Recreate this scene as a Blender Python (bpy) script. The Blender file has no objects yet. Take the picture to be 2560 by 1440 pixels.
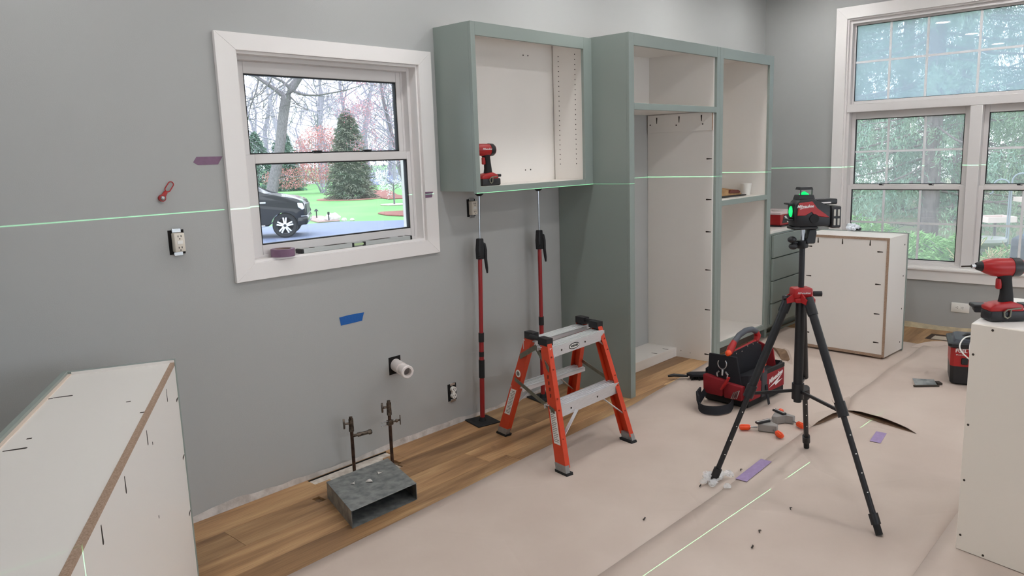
import bpy, bmesh, math, random
import numpy as np
from mathutils import Vector, Matrix, noise as mnoise

random.seed(7)
rng = np.random.default_rng(7)
SC = bpy.context.scene
COL = SC.collection
PI = math.pi
R = math.radians

# ------------------------------------------------------------------ camera
cam = bpy.data.cameras.new('camera')
cam_o = bpy.data.objects.new('camera', cam)
COL.objects.link(cam_o)
YAW, PITCH, ROLL = R(47.2735), R(-9.7372), R(-1.8854)
_f = Vector((math.sin(YAW) * math.cos(PITCH), math.cos(YAW) * math.cos(PITCH), math.sin(PITCH)))
_r = Vector((math.cos(YAW), -math.sin(YAW), 0))
_u = _r.cross(_f)
_r2 = _r * math.cos(ROLL) + _u * math.sin(ROLL)
_u2 = -_r * math.sin(ROLL) + _u * math.cos(ROLL)
cam_o.matrix_world = Matrix(((_r2.x, _u2.x, -_f.x, -0.6965), (_r2.y, _u2.y, -_f.y, -3.2813),
                             (_r2.z, _u2.z, -_f.z, 1.5843), (0, 0, 0, 1)))
cam.sensor_width = 36
cam.lens = 1920.0 / 2560 * 36
cam.clip_start = 0.05
cam.clip_end = 800
SC.camera = cam_o

# ------------------------------------------------------------------ sky (overcast), exposure
world = bpy.data.worlds.new('overcast_sky')
SC.world = world
world.use_nodes = True
_n = world.node_tree.nodes
_l = world.node_tree.links
_bg = _n['Background']
_tc = _n.new('ShaderNodeTexCoord')
_sx = _n.new('ShaderNodeSeparateXYZ')
_cr = _n.new('ShaderNodeValToRGB')
_cr.color_ramp.elements[0].position = 0.0
_cr.color_ramp.elements[0].color = (0.86, 0.91, 1.0, 1)
_cr.color_ramp.elements[1].position = 0.6
_cr.color_ramp.elements[1].color = (0.80, 0.88, 1.0, 1)
_l.new(_tc.outputs['Generated'], _sx.inputs[0])
_l.new(_sx.outputs['Z'], _cr.inputs['Fac'])
_l.new(_cr.outputs['Color'], _bg.inputs['Color'])
SKY = 3.5
_bg.inputs['Strength'].default_value = SKY
LAMP = 100.0           # radiance of each recessed ceiling light
SC.view_settings.view_transform = 'Standard'
SC.view_settings.look = 'None'
SC.view_settings.gamma = 1.0
SC.view_settings.use_curve_mapping = False
SC.view_settings.exposure = 0.35
SC.cycles.max_bounces = 10
SC.cycles.diffuse_bounces = 5
SC.cycles.transparent_max_bounces = 24
SC.cycles.caustics_reflective = False
SC.cycles.caustics_refractive = False
SC.cycles.sample_clamp_indirect = 6.0


# ------------------------------------------------------------------ material helpers
def lin(c):
    def g(v):
        v /= 255.0
        return v / 12.92 if v <= 0.04045 else ((v + 0.055) / 1.055) ** 2.4
    return (g(c[0]), g(c[1]), g(c[2]), 1.0)


def mat(name, rgb, rough=0.5, metal=0.0, var=0.0, scale=8.0, rgb2=None, bump=0.0, bscale=60.0, spec=0.5, coat=0.0,
        stretch=(1, 1, 1), detail=3.0):
    """procedural principled material; var / rgb2 mix a second tone in by noise, bump adds fine relief"""
    m = bpy.data.materials.new(name)
    m.use_nodes = True
    nt = m.node_tree
    n, l = nt.nodes, nt.links
    p = n['Principled BSDF']
    p.inputs['Roughness'].default_value = rough
    p.inputs['Metallic'].default_value = metal
    p.inputs['Specular IOR Level'].default_value = spec
    p.inputs['Coat Weight'].default_value = coat
    p.inputs['Base Color'].default_value = lin(rgb)
    tc = n.new('ShaderNodeTexCoord')
    mp = n.new('ShaderNodeMapping')
    mp.inputs['Scale'].default_value = stretch
    l.new(tc.outputs['Object'], mp.inputs['Vector'])
    if var or rgb2:
        nz = n.new('ShaderNodeTexNoise')
        nz.inputs['Scale'].default_value = scale
        nz.inputs['Detail'].default_value = detail
        l.new(mp.outputs['Vector'], nz.inputs['Vector'])
        cr = n.new('ShaderNodeValToRGB')
        c1 = lin(rgb)
        if rgb2:
            c2 = lin(rgb2)
            cr.color_ramp.elements[0].position = 0.38
            cr.color_ramp.elements[1].position = 0.64
        else:
            c2 = tuple(min(1, v * (1 + var)) for v in c1[:3]) + (1,)
            c1 = tuple(v * (1 - var) for v in c1[:3]) + (1,)
            cr.color_ramp.elements[0].position = 0.3
            cr.color_ramp.elements[1].position = 0.7
        cr.color_ramp.elements[0].color = c1
        cr.color_ramp.elements[1].color = c2
        l.new(nz.outputs['Fac'], cr.inputs['Fac'])
        l.new(cr.outputs['Color'], p.inputs['Base Color'])
    if bump:
        nb = n.new('ShaderNodeTexNoise')
        nb.inputs['Scale'].default_value = bscale
        nb.inputs['Detail'].default_value = 4
        l.new(mp.outputs['Vector'], nb.inputs['Vector'])
        bp = n.new('ShaderNodeBump')
        bp.inputs['Strength'].default_value = bump
        bp.inputs['Distance'].default_value = 0.01
        l.new(nb.outputs['Fac'], bp.inputs['Height'])
        l.new(bp.outputs['Normal'], p.inputs['Normal'])
    return m


def emis(name, rgb, s):
    m = bpy.data.materials.new(name)
    m.use_nodes = True
    p = m.node_tree.nodes['Principled BSDF']
    p.inputs['Base Color'].default_value = lin(rgb)
    p.inputs['Emission Color'].default_value = lin(rgb)
    p.inputs['Emission Strength'].default_value = s
    return m


def glass_mat(name, tint=(1, 1, 1, 1), refl=1.0, dust_glare=0.0, glare_rgb=(235, 240, 245)):
    """thin window glass: clear, with the mirror image that a pane gives"""
    m = bpy.data.materials.new(name)
    m.use_nodes = True
    n, l = m.node_tree.nodes, m.node_tree.links
    n.clear()
    out = n.new('ShaderNodeOutputMaterial')
    mx = n.new('ShaderNodeMixShader')
    tr = n.new('ShaderNodeBsdfTransparent')
    tr.inputs['Color'].default_value = tint
    gl = n.new('ShaderNodeBsdfGlossy')
    gl.inputs['Roughness'].default_value = 0.0
    fr = n.new('ShaderNodeFresnel')
    fr.inputs['IOR'].default_value = 1.5
    mu = n.new('ShaderNodeMath')
    mu.operation = 'MULTIPLY'
    mu.inputs[1].default_value = refl
    l.new(fr.outputs[0], mu.inputs[0])
    l.new(mu.outputs[0], mx.inputs[0])
    if dust_glare:  # dust, plus a glare veil put in as a translucent share
        tl = n.new('ShaderNodeBsdfTranslucent')
        tl.inputs['Color'].default_value = lin(glare_rgb)
        m2 = n.new('ShaderNodeMixShader')
        m2.inputs[0].default_value = dust_glare
        l.new(tr.outputs[0], m2.inputs[1])
        l.new(tl.outputs[0], m2.inputs[2])
        l.new(m2.outputs[0], mx.inputs[1])
    else:
        l.new(tr.outputs[0], mx.inputs[1])
    l.new(gl.outputs[0], mx.inputs[2])
    l.new(mx.outputs[0], out.inputs['Surface'])
    return m


# ------------------------------------------------------------------ mesh helpers
def basis(axis):
    a = Vector(axis).normalized()
    t = Vector((0, 0, 1)) if abs(a.z) < 0.9 else Vector((1, 0, 0))
    u = a.cross(t).normalized()
    return a, u, a.cross(u).normalized()


class MB:
    """collects shapes into one bmesh"""

    def __init__(s, M=None):
        s.bm = bmesh.new()
        s.M = M or Matrix.Identity(4)

    def box(s, lo, hi, bev=0.0, seg=1, M=None):
        c = [(a + b) / 2 for a, b in zip(lo, hi)]
        d = [max(abs(b - a), 1e-5) for a, b in zip(lo, hi)]
        mx = s.M @ (M or Matrix.Identity(4)) @ Matrix.Translation(c) @ Matrix.Diagonal((*d, 1))
        vs = bmesh.ops.create_cube(s.bm, size=1, matrix=mx)['verts']
        if bev:
            bev = min(bev, min(d) * 0.45)
            es = list({e for v in vs for e in v.link_edges})
            bmesh.ops.bevel(s.bm, geom=es, offset=bev, segments=seg, affect='EDGES', profile=0.5)
        return s

    def poly(s, rings, close=True, caps=True, M=None):
        """skin a list of equally long rings"""
        T = s.M @ (M or Matrix.Identity(4))
        rs = [[s.bm.verts.new(T @ Vector(p)) for p in r] for r in rings]
        n = len(rs[0])
        for a, b in zip(rs, rs[1:]):
            for i in range(n if close else n - 1):
                j = (i + 1) % n
                s.bm.faces.new((a[i], a[j], b[j], b[i]))
        if caps and close:
            s.bm.faces.new(rs[0][::-1])
            s.bm.faces.new(rs[-1])
        return s

    def prism(s, pts, axis, a, b, bev=0.0, seg=1, M=None):
        def P(p, h):
            return {'x': (h, p[0], p[1]), 'y': (p[0], h, p[1]), 'z': (p[0], p[1], h)}[axis]
        T = s.M @ (M or Matrix.Identity(4))
        va = [s.bm.verts.new(T @ Vector(P(p, a))) for p in pts]
        vb = [s.bm.verts.new(T @ Vector(P(p, b))) for p in pts]
        n = len(pts)
        s.bm.faces.new(va[::-1])
        s.bm.faces.new(vb)
        for i in range(n):
            j = (i + 1) % n
            s.bm.faces.new((va[i], va[j], vb[j], vb[i]))
        if bev:
            vs = va + vb
            es = list({e for v in vs for e in v.link_edges})
            bmesh.ops.bevel(s.bm, geom=es, offset=bev, segments=seg, affect='EDGES', profile=0.5)
        return s

    def cyl(s, p0, p1, r0, r1=None, n=16, M=None):
        r1 = r0 if r1 is None else r1
        p0, p1 = Vector(p0), Vector(p1)
        a, u, v = basis(p1 - p0)
        rings = [[p + (u * math.cos(2 * PI * i / n) + v * math.sin(2 * PI * i / n)) * r for i in range(n)]
                 for p, r in ((p0, r0), (p1, r1))]
        return s.poly(rings, M=M)

    def tube(s, pts, r, n=8, closed=False, M=None, flat=1.0):
        pts = [Vector(p) for p in pts]
        k = len(pts)
        rr = r if isinstance(r, (list, tuple)) else [r] * k
        rings, up = [], None
        for i, p in enumerate(pts):
            if closed:
                d = pts[(i + 1) % k] - pts[i - 1]
            else:
                d = pts[min(i + 1, k - 1)] - pts[max(i - 1, 0)]
            d.normalize()
            if up is None:
                _, u, v = basis(d)
            else:
                u = (up - d * up.dot(d)).normalized()
                v = d.cross(u).normalized()
            up = u
            rings.append([p + (u * math.cos(2 * PI * j / n) + v * math.sin(2 * PI * j / n) * flat) * rr[i] for j in range(n)])
        if closed:
            rings.append(rings[0])
            T = s.M @ (M or Matrix.Identity(4))
            rs = [[s.bm.verts.new(T @ q) for q in r_] for r_ in rings[:-1]]
            rs.append(rs[0])
            for a, b in zip(rs, rs[1:]):
                for i in range(n):
                    j = (i + 1) % n
                    s.bm.faces.new((a[i], a[j], b[j], b[i]))
            return s
        return s.poly(rings, M=M)

    def lathe(s, prof, n=24, M=None, caps=True):
        rings = [[(r * math.cos(2 * PI * i / n), r * math.sin(2 * PI * i / n), z) for i in range(n)] for r, z in prof]
        return s.poly(rings, M=M, caps=caps)

    def ball(s, c, r, M=None, seg=14):
        r = r if isinstance(r, (list, tuple)) else (r, r, r)
        mx = s.M @ (M or Matrix.Identity(4)) @ Matrix.Translation(c) @ Matrix.Diagonal((*r, 1))
        bmesh.ops.create_uvsphere(s.bm, u_segments=seg, v_segments=max(6, seg // 2 + 1), radius=1, matrix=mx)
        return s

    def ribbon(s, pts, width, thick, M=None):
        """flat strap: pts = centre line, width = vector or list of vectors across it"""
        pts = [Vector(p) for p in pts]
        ws = width if isinstance(width, list) else [width] * len(pts)
        rings = []
        for i, p in enumerate(pts):
            d = (pts[min(i + 1, len(pts) - 1)] - pts[max(i - 1, 0)]).normalized()
            w = Vector(ws[i])
            nn = d.cross(w).normalized() * thick / 2
            rings.append([p - w / 2 - nn, p + w / 2 - nn, p + w / 2 + nn, p - w / 2 + nn])
        return s.poly(rings, M=M)

    def build(s, name, m, parent=None, smooth=True, ang=38):
        bmesh.ops.recalc_face_normals(s.bm, faces=s.bm.faces[:])
        me = bpy.data.meshes.new(name)
        s.bm.to_mesh(me)
        s.bm.free()
        if smooth:
            me.polygons.foreach_set('use_smooth', [True] * len(me.polygons))
            me.set_sharp_from_angle(angle=R(ang))
        me.materials.append(m)
        o = bpy.data.objects.new(name, me)
        COL.objects.link(o)
        if parent:
            o.parent = parent
        return o


def smooth_path(pts, k=6):
    out = []
    P = [pts[0]] + list(pts) + [pts[-1]]
    for i in range(1, len(P) - 2):
        for j in range(k):
            q = j / k
            a, b_, c, d = (Vector(x) for x in P[i - 1:i + 3])
            out.append(.5 * ((2 * b_) + (c - a) * q + (2 * a - 5 * b_ + 4 * c - d) * q * q + (3 * b_ - a - 3 * c + d) * q ** 3))
    out.append(Vector(P[-2]))
    return out


def arrmesh(name, verts, faces, m, parent=None, smooth=False):
    me = bpy.data.meshes.new(name)
    me.from_pydata([tuple(v) for v in verts], [], [tuple(f) for f in faces])
    if smooth:
        me.polygons.foreach_set('use_smooth', [True] * len(me.polygons))
    me.materials.append(m)
    o = bpy.data.objects.new(name, me)
    COL.objects.link(o)
    if parent:
        o.parent = parent
    return o


def tag(o, label=None, cat=None, group=None, kind=None):
    for k, v in (('label', label), ('category', cat), ('group', group), ('kind', kind)):
        if v:
            o[k] = v
    return o


def thing(name, label, cat, loc=(0, 0, 0), rz=0.0, group=None, rot=None):
    o = bpy.data.objects.new(name, None)
    o.empty_display_size = 0.05
    COL.objects.link(o)
    o.location = loc
    o.rotation_euler = rot or (0, 0, rz)
    return tag(o, label, cat, group)


def dup(o, parent=None):
    c = o.copy()
    COL.objects.link(c)
    c.parent = parent
    for ch in o.children:
        dup(ch, c)
    return c


def text(body, name, m, size, parent, M, shear=0.0, extrude=0.0006, space=1.0, bold=0.0):
    cu = bpy.data.curves.new(name, 'FONT')
    cu.body = body
    cu.size = size
    cu.shear = shear
    cu.extrude = extrude
    cu.offset = bold
    cu.space_character = space
    cu.align_x = 'CENTER'
    cu.align_y = 'CENTER'
    cu.resolution_u = 3
    cu.materials.append(m)
    tmp = bpy.data.objects.new(name + '_curve', cu)
    COL.objects.link(tmp)
    bpy.context.view_layer.update()
    me = bpy.data.meshes.new_from_object(tmp.evaluated_get(bpy.context.evaluated_depsgraph_get()))
    bpy.data.objects.remove(tmp)
    if not me.materials:
        me.materials.append(m)
    o = bpy.data.objects.new(name, me)
    COL.objects.link(o)
    o.parent = parent
    o.matrix_local = M
    return o


def frame_m(origin, ex, ey):
    """matrix with local x along ex, local y along ey, local z = their cross"""
    ex, ey = Vector(ex).normalized(), Vector(ey)
    ez = ex.cross(ey).normalized()
    ey = ez.cross(ex)
    return Matrix(((ex.x, ey.x, ez.x, origin[0]), (ex.y, ey.y, ez.y, origin[1]), (ex.z, ey.z, ez.z, origin[2]), (0, 0, 0, 1)))


# ------------------------------------------------------------------ materials
M = {}
M['wall'] = mat('wall_paint', (175, 176, 174), 0.6, bump=0.06, bscale=220, spec=0.3)
M['ceil'] = mat('ceiling_paint', (232, 231, 228), 0.8)
M['trim'] = mat('white_trim_paint', (240, 236, 233), 0.35)
M['vinyl'] = mat('white_vinyl', (226, 222, 220), 0.4)
M['gasket'] = mat('black_gasket', (24, 24, 26), 0.6)
M['sage'] = mat('sage_paint', (139, 149, 143), 0.42, var=0.02, scale=3)
M['mel'] = mat('white_melamine', (236, 231, 225), 0.38)
M['pboard'] = mat('particle_board', (178, 152, 132), 0.85, rgb2=(150, 124, 104), scale=240, stretch=(1, 1, 1))
M['slot'] = mat('pocket_slot_dark', (52, 44, 36), 0.9)
M['black'] = mat('black_plastic', (25, 25, 28), 0.45, var=0.1, scale=40)
M['rubber'] = mat('black_rubber', (20, 20, 21), 0.75)
M['red'] = mat('red_plastic', (168, 26, 28), 0.38)
M['dred'] = mat('red_painted_tube', (150, 26, 30), 0.35, spec=0.6)
M['alu'] = mat('brushed_aluminium', (222, 222, 224), 0.42, 0.55, var=0.06, scale=30, stretch=(1, 12, 12))
M['steel'] = mat('steel', (190, 192, 196), 0.25, 1.0)
M['dsteel'] = mat('dull_zinc_steel', (128, 126, 112), 0.5, 0.8, var=0.15, scale=30)
M['footgrey'] = mat('worn_grey_metal', (150, 148, 146), .5, .4, var=.12, scale=40)
M['orange'] = mat('orange_fibreglass', (206, 66, 34), 0.45, var=0.05, scale=25)
M['oplast'] = mat('orange_plastic', (240, 80, 30), 0.35)
M['white'] = mat('white_plastic', (238, 236, 230), 0.35)
M['print'] = mat('white_print', (235, 230, 228), 0.5)
M['dark_print'] = mat('black_print', (20, 20, 20), 0.5)
M['purple'] = mat('purple_tape', (128, 98, 122), 0.6, var=0.05, scale=40)
M['ltape'] = mat('lavender_tape', (158, 136, 178), 0.6, var=0.08, scale=60)
M['btape'] = mat('blue_tape', (16, 92, 168), 0.6, bump=0.15, bscale=90)
M['pvc'] = mat('white_pvc', (238, 230, 226), 0.35)
M['brass'] = mat('tarnished_brass', (120, 108, 96), 0.4, 0.9, rgb2=(70, 62, 56), scale=60)
M['copper'] = mat('dull_copper', (96, 74, 62), 0.5, 0.85, rgb2=(58, 48, 44), scale=25)
M['galv'] = mat('galvanised_sheet', (150, 152, 150), 0.45, 0.35, rgb2=(112, 116, 116), scale=24, detail=6)
M['dark'] = mat('dark_void', (18, 15, 13), 0.95)
M['clothblk'] = mat('black_nylon', (22, 23, 30), 0.8, bump=0.4, bscale=500)
M['clothred'] = mat('red_nylon', (138, 20, 30), 0.8, bump=0.3, bscale=500)
M['paper'] = None
M['glass'] = glass_mat('window_glass', (0.97, 0.98, 0.98, 1), 1.0, .012)
M['dusty_glare'] = glass_mat('dusty_glare_glass', (0.97, 0.98, 0.98, 1), 1.6, .16)  # dusty pane with the window glare put into its whiteness
M['dusty_glare2'] = glass_mat('hazy_bluish_glass', (0.93, 0.98, 1.0, 1), 1.6, .42, (226, 238, 252))  # stronger bluish glare and dust built into the transom pane


def wood_mat():
    m = bpy.data.materials.new('oak_plank')
    m.use_nodes = True
    n, l = m.node_tree.nodes, m.node_tree.links
    p = n['Principled BSDF']
    p.inputs['Roughness'].default_value = 0.5
    tc = n.new('ShaderNodeTexCoord')
    oi = n.new('ShaderNodeObjectInfo')
    ad = n.new('ShaderNodeVectorMath')
    ad.operation = 'ADD'
    sc = n.new('ShaderNodeVectorMath')
    sc.operation = 'SCALE'
    sc.inputs[0].default_value = (37, 19, 11)
    l.new(oi.outputs['Random'], sc.inputs['Scale'])
    l.new(tc.outputs['Object'], ad.inputs[0])
    l.new(sc.outputs[0], ad.inputs[1])

    def nz(scale, st, det, dist=0.0):
        mp = n.new('ShaderNodeMapping')
        mp.inputs['Scale'].default_value = st
        l.new(ad.outputs[0], mp.inputs['Vector'])
        z = n.new('ShaderNodeTexNoise')
        z.inputs['Scale'].default_value = scale
        z.inputs['Detail'].default_value = det
        z.inputs['Distortion'].default_value = dist
        l.new(mp.outputs['Vector'], z.inputs['Vector'])
        return z.outputs['Fac']
    broad = nz(2.2, (0.55, 4.5, 4), 5, 0.8)
    fine = nz(9, (0.7, 22, 8), 6, 0.3)
    knot = nz(2.0, (1.6, 5, 4), 2, 0.4)
    cr = n.new('ShaderNodeValToRGB')
    cr.color_ramp.elements[0].position = 0.28
    cr.color_ramp.elements[0].color = lin((130, 95, 61))
    cr.color_ramp.elements[1].position = 0.75
    cr.color_ramp.elements[1].color = lin((204, 166, 118))
    e = cr.color_ramp.elements.new(0.5)
    e.color = lin((174, 133, 90))
    l.new(broad, cr.inputs['Fac'])
    fr = n.new('ShaderNodeValToRGB')
    fr.color_ramp.elements[0].position = 0.33
    fr.color_ramp.elements[0].color = (0.62, 0.58, 0.54, 1)
    fr.color_ramp.elements[1].position = 0.6
    fr.color_ramp.elements[1].color = (1, 1, 1, 1)
    l.new(fine, fr.inputs['Fac'])
    mu = n.new('ShaderNodeMix')
    mu.data_type = 'RGBA'
    mu.blend_type = 'MULTIPLY'
    mu.inputs[0].default_value = 0.6
    l.new(cr.outputs['Color'], mu.inputs[6])
    l.new(fr.outputs['Color'], mu.inputs[7])
    kr = n.new('ShaderNodeValToRGB')
    kr.color_ramp.elements[0].position = 0.70
    kr.color_ramp.elements[0].color = (1, 1, 1, 1)
    kr.color_ramp.elements[1].position = 0.80
    kr.color_ramp.elements[1].color = (0.45, 0.38, 0.33, 1)
    l.new(knot, kr.inputs['Fac'])
    m2 = n.new('ShaderNodeMix')
    m2.data_type = 'RGBA'
    m2.blend_type = 'MULTIPLY'
    m2.inputs[0].default_value = 1.0
    l.new(mu.outputs[2], m2.inputs[6])
    l.new(kr.outputs['Color'], m2.inputs[7])
    mr = n.new('ShaderNodeMapRange')
    mr.inputs['To Min'].default_value = 0.80
    mr.inputs['To Max'].default_value = 1.22
    l.new(oi.outputs['Random'], mr.inputs['Value'])
    hs = n.new('ShaderNodeHueSaturation')
    hs.inputs['Saturation'].default_value = 0.97
    l.new(mr.outputs[0], hs.inputs['Value'])
    l.new(m2.outputs[2], hs.inputs['Color'])
    l.new(hs.outputs['Color'], p.inputs['Base Color'])
    bp = n.new('ShaderNodeBump')
    bp.inputs['Strength'].default_value = 0.12
    bp.inputs['Distance'].default_value = 0.004
    l.new(fine, bp.inputs['Height'])
    l.new(bp.outputs['Normal'], p.inputs['Normal'])
    return m


M['oak'] = wood_mat()


def paper_mat():
    m = mat('kraft_paper', (204, 188, 176), 0.75, rgb2=(194, 177, 165), scale=1.6, spec=0.35, detail=6)
    n, l = m.node_tree.nodes, m.node_tree.links
    p = n['Principled BSDF']
    tc = n.new('ShaderNodeTexCoord')
    z1 = n.new('ShaderNodeTexNoise')
    z1.inputs['Scale'].default_value = 3.2
    z1.inputs['Detail'].default_value = 5
    z2 = n.new('ShaderNodeTexVoronoi')
    z2.feature = 'DISTANCE_TO_EDGE'
    z2.inputs['Scale'].default_value = 1.7
    l.new(tc.outputs['Object'], z1.inputs['Vector'])
    l.new(tc.outputs['Object'], z2.inputs['Vector'])
    mn = n.new('ShaderNodeMath')
    mn.operation = 'MINIMUM'
    mn.inputs[1].default_value = 0.03
    l.new(z2.outputs['Distance'], mn.inputs[0])
    ma = n.new('ShaderNodeMath')
    ma.operation = 'MULTIPLY_ADD'
    ma.inputs[1].default_value = 6.0
    l.new(mn.outputs[0], ma.inputs[0])
    l.new(z1.outputs['Fac'], ma.inputs[2])
    bp = n.new('ShaderNodeBump')
    bp.inputs['Strength'].default_value = 0.12
    bp.inputs['Distance'].default_value = 0.03
    l.new(ma.outputs[0], bp.inputs['Height'])
    l.new(bp.outputs['Normal'], p.inputs['Normal'])
    return m


M['paper'] = paper_mat()

# ------------------------------------------------------------------ room shell
XB, CEIL = 6.47, 3.0
XL, YN = -4.0, -6.6


def shell(name, boxes, m, bev=0.0):
    b = MB()
    for lo, hi in boxes:
        b.box(lo, hi, bev)
    return tag(b.build(name, m, smooth=False), kind='structure')


wa = dict(x0=1.09, x1=2.15, z0=1.135, z1=2.087)          # window over the sink
wb = dict(y0=-0.755, y1=-2.80, z0=0.53, z1=2.665)        # big window
wall_left = shell('wall_left', [((XL, 0, 0), (wa['x0'], .15, CEIL)), ((wa['x1'], 0, 0), (XB + .16, .15, CEIL)),
                                ((wa['x0'], 0, 0), (wa['x1'], .15, wa['z0'])), ((wa['x0'], 0, wa['z1']), (wa['x1'], .15, CEIL))], M['wall'])
wall_right = shell('wall_right', [((XB, wb['y0'], 0), (XB + .16, 0, CEIL)), ((XB, -3.7, 0), (XB + .16, wb['y1'], CEIL)), ((XB, YN, 0), (XB + .16, -5.9, CEIL)), ((XB, -5.9, 0), (XB + .16, -3.7, .53)), ((XB, -5.9, 2.66), (XB + .16, -3.7, CEIL)),
                                  ((XB, wb['y1'], 0), (XB + .16, wb['y0'], wb['z0'])),
                                  ((XB, wb['y1'], wb['z1']), (XB + .16, wb['y0'], CEIL))], M['wall'])
wall_behind = shell('wall_back', [((XL - .15, YN - .15, 0), (-1.0, YN, CEIL)), ((2.2, YN - .15, 0), (2.4, YN, CEIL)), ((4.65, YN - .15, 0), (XB + .16, YN, CEIL)), ((2.4, YN - .15, 2.1), (4.65, YN, CEIL)),
                                  ((-1.0, YN - .15, 0), (2.2, YN, .85)), ((-1.0, YN - .15, 2.35), (2.2, YN, CEIL))], M['wall'])
wall_far = shell('wall_front', [((XL - .15, -2.4, 0), (XL, .15, CEIL)), ((XL - .15, YN, 0), (XL, -4.2, CEIL)), ((XL - .15, -4.2, 2.1), (XL, -2.4, CEIL))], M['wall'])
ceiling = shell('ceiling', [((XL - .15, YN - .15, CEIL), (XB + .16, .15, CEIL + .12))], M['ceil'])
floor = shell('floor', [((XL - .15, YN - .15, -.06), (XB + .16, .15, -.0125)), ((XL, YN, -.0125), (XB, -3.04, 0.0))],
              mat('subfloor', (120, 96, 74), 0.9, var=0.2, scale=6))


# raw joint-compound band where the baseboard was pulled off (ragged, on the wall)
def ragged_band(name, p_of, length, base_h, amp, m, parent, seed):
    n = int(length / 0.03)
    v, f = [], []
    for i in range(n + 1):
        t = i / n * length
        h = base_h + amp * (mnoise.noise(Vector((t * 2.3 + seed, seed, 0))) + 0.5 * mnoise.noise(Vector((t * 9 + seed, 3, 0))))
        h = max(h, 0.012)
        v.append(p_of(t, -0.0, 0.0035))
        v.append(p_of(t, h, 0.0022))
    for i in range(n):
        f.append((2 * i, 2 * i + 2, 2 * i + 3, 2 * i + 1))
    return arrmesh(name, v, f, m, parent, True)


M['compound'] = mat('joint_compound', (218, 213, 208), 0.85, rgb2=(188, 182, 176), scale=14, bump=0.4, bscale=60)
M['compoundy'] = mat('old_paint_band', (226, 214, 180), 0.85, rgb2=(196, 186, 160), scale=12, bump=0.3)
tag(ragged_band('compound_band', lambda t, z, o: (0.3 + t, -o, z), 3.0, .030, .026, M['compound'], wall_left, 4.2))
tag(ragged_band('old_paint_band', lambda t, z, o: (XB - o, -0.62 - t, z), 2.6, .045, .014, M['compoundy'], wall_right, 9.1))


# ------------------------------------------------------------------ floor planks
def subtract(rects, hole):
    hx0, hx1, hy0, hy1 = hole
    out = []
    for x0, x1, y0, y1 in rects:
        if hx1 <= x0 or hx0 >= x1 or hy1 <= y0 or hy0 >= y1:
            out.append((x0, x1, y0, y1))
            continue
        if x0 < hx0:
            out.append((x0, hx0, y0, y1))
        if hx1 < x1:
            out.append((hx1, x1, y0, y1))
        a, b = max(x0, hx0), min(x1, hx1)
        if y0 < hy0:
            out.append((a, b, y0, hy0))
        if hy1 < y1:
            out.append((a, b, hy1, y1))
    return out


HOLES = [(1.275, 1.775, -.078, -.004), (1.36, 1.70, -.25, -.078), (6.09, 6.31, -1.83, -1.60), (1.66, 1.725, -.205, -.14), (1.17, 1.21, -.27, -.21)]
W = 0.19
prs = random.Random(11)
for r in range(16):
    y1, y0 = -r * W, -(r + 1) * W
    x = XL - prs.uniform(0, 1.5)
    while x < XB:
        L = prs.uniform(1.1, 2.1)
        if r == 0 and abs(x - 1.5) < 1.0:
            L = 1.9
        a, b = max(x, XL), min(x + L, XB)
        if b - a > 0.05:
            rects = [(a + .0006, b - .0006, y0 + .0006, y1 - .0006)]
            for h in HOLES:
                rects = subtract(rects, h)
            pb = MB()
            for q in rects:
                if q[1] - q[0] > .002 and q[3] - q[2] > .002:
                    pb.box((q[0], q[2], -.0125), (q[1], q[3], 0.0), .0009)
            if len(pb.bm.verts):
                pb.build('plank', M['oak'], floor, smooth=False)
        x += L
pt = MB().box((1.275, -.078, -.0125), (1.775, -.004, -.0085), .0).box((1.36, -.25, -.0125), (1.70, -.078, -.0085))
tag(pt.build('subfloor_patch', mat('plaster_dust', (228, 220, 210), 0.9, rgb2=(196, 184, 172), scale=25, bump=.3), floor, smooth=False))
MB().box((1.275, -.010, -.0125), (1.775, -.0035, -.003)).build('gap_shadow_strip', M['dark'], floor, smooth=False)
# floor register opening near the big window
vt = MB()
for lo, hi in (((6.09, -1.83, -.0125), (6.125, -1.60, -.002)), ((6.275, -1.83, -.0125), (6.31, -1.60, -.002)),
               ((6.125, -1.635, -.0125), (6.275, -1.60, -.002)), ((6.125, -1.83, -.0125), (6.275, -1.795, -.002))):
    vt.box(lo, hi)
vt.build('register_rim', mat('rusty_duct', (62, 46, 38), 0.7, 0.3), floor, smooth=False)
MB().box((6.125, -1.795, -.0125), (6.275, -1.635, -.006)).build('register_liner', mat('duct_inside', (190, 176, 158), 0.6), floor, smooth=False)


# ------------------------------------------------------------------ windows
def ring(b, axis, lo, hi, w, bev=0.0):
    """rectangular frame between lo and hi with bar widths w = (left,right,bottom,top); axis = the depth axis"""
    i = 0 if axis == 'y' else 1
    a0, a1 = lo[i], hi[i]
    def bx(h0, h1, z0, z1):
        l_, h_ = list(lo), list(hi)
        l_[i], h_[i], l_[2], h_[2] = h0, h1, z0, z1
        b.box(l_, h_, bev)
    bx(a0, a0 + w[0], lo[2], hi[2])
    bx(a1 - w[1], a1, lo[2], hi[2])
    bx(a0 + w[0], a1 - w[1], lo[2], lo[2] + w[2])
    bx(a0 + w[0], a1 - w[1], hi[2] - w[3], hi[2])
    return b


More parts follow.
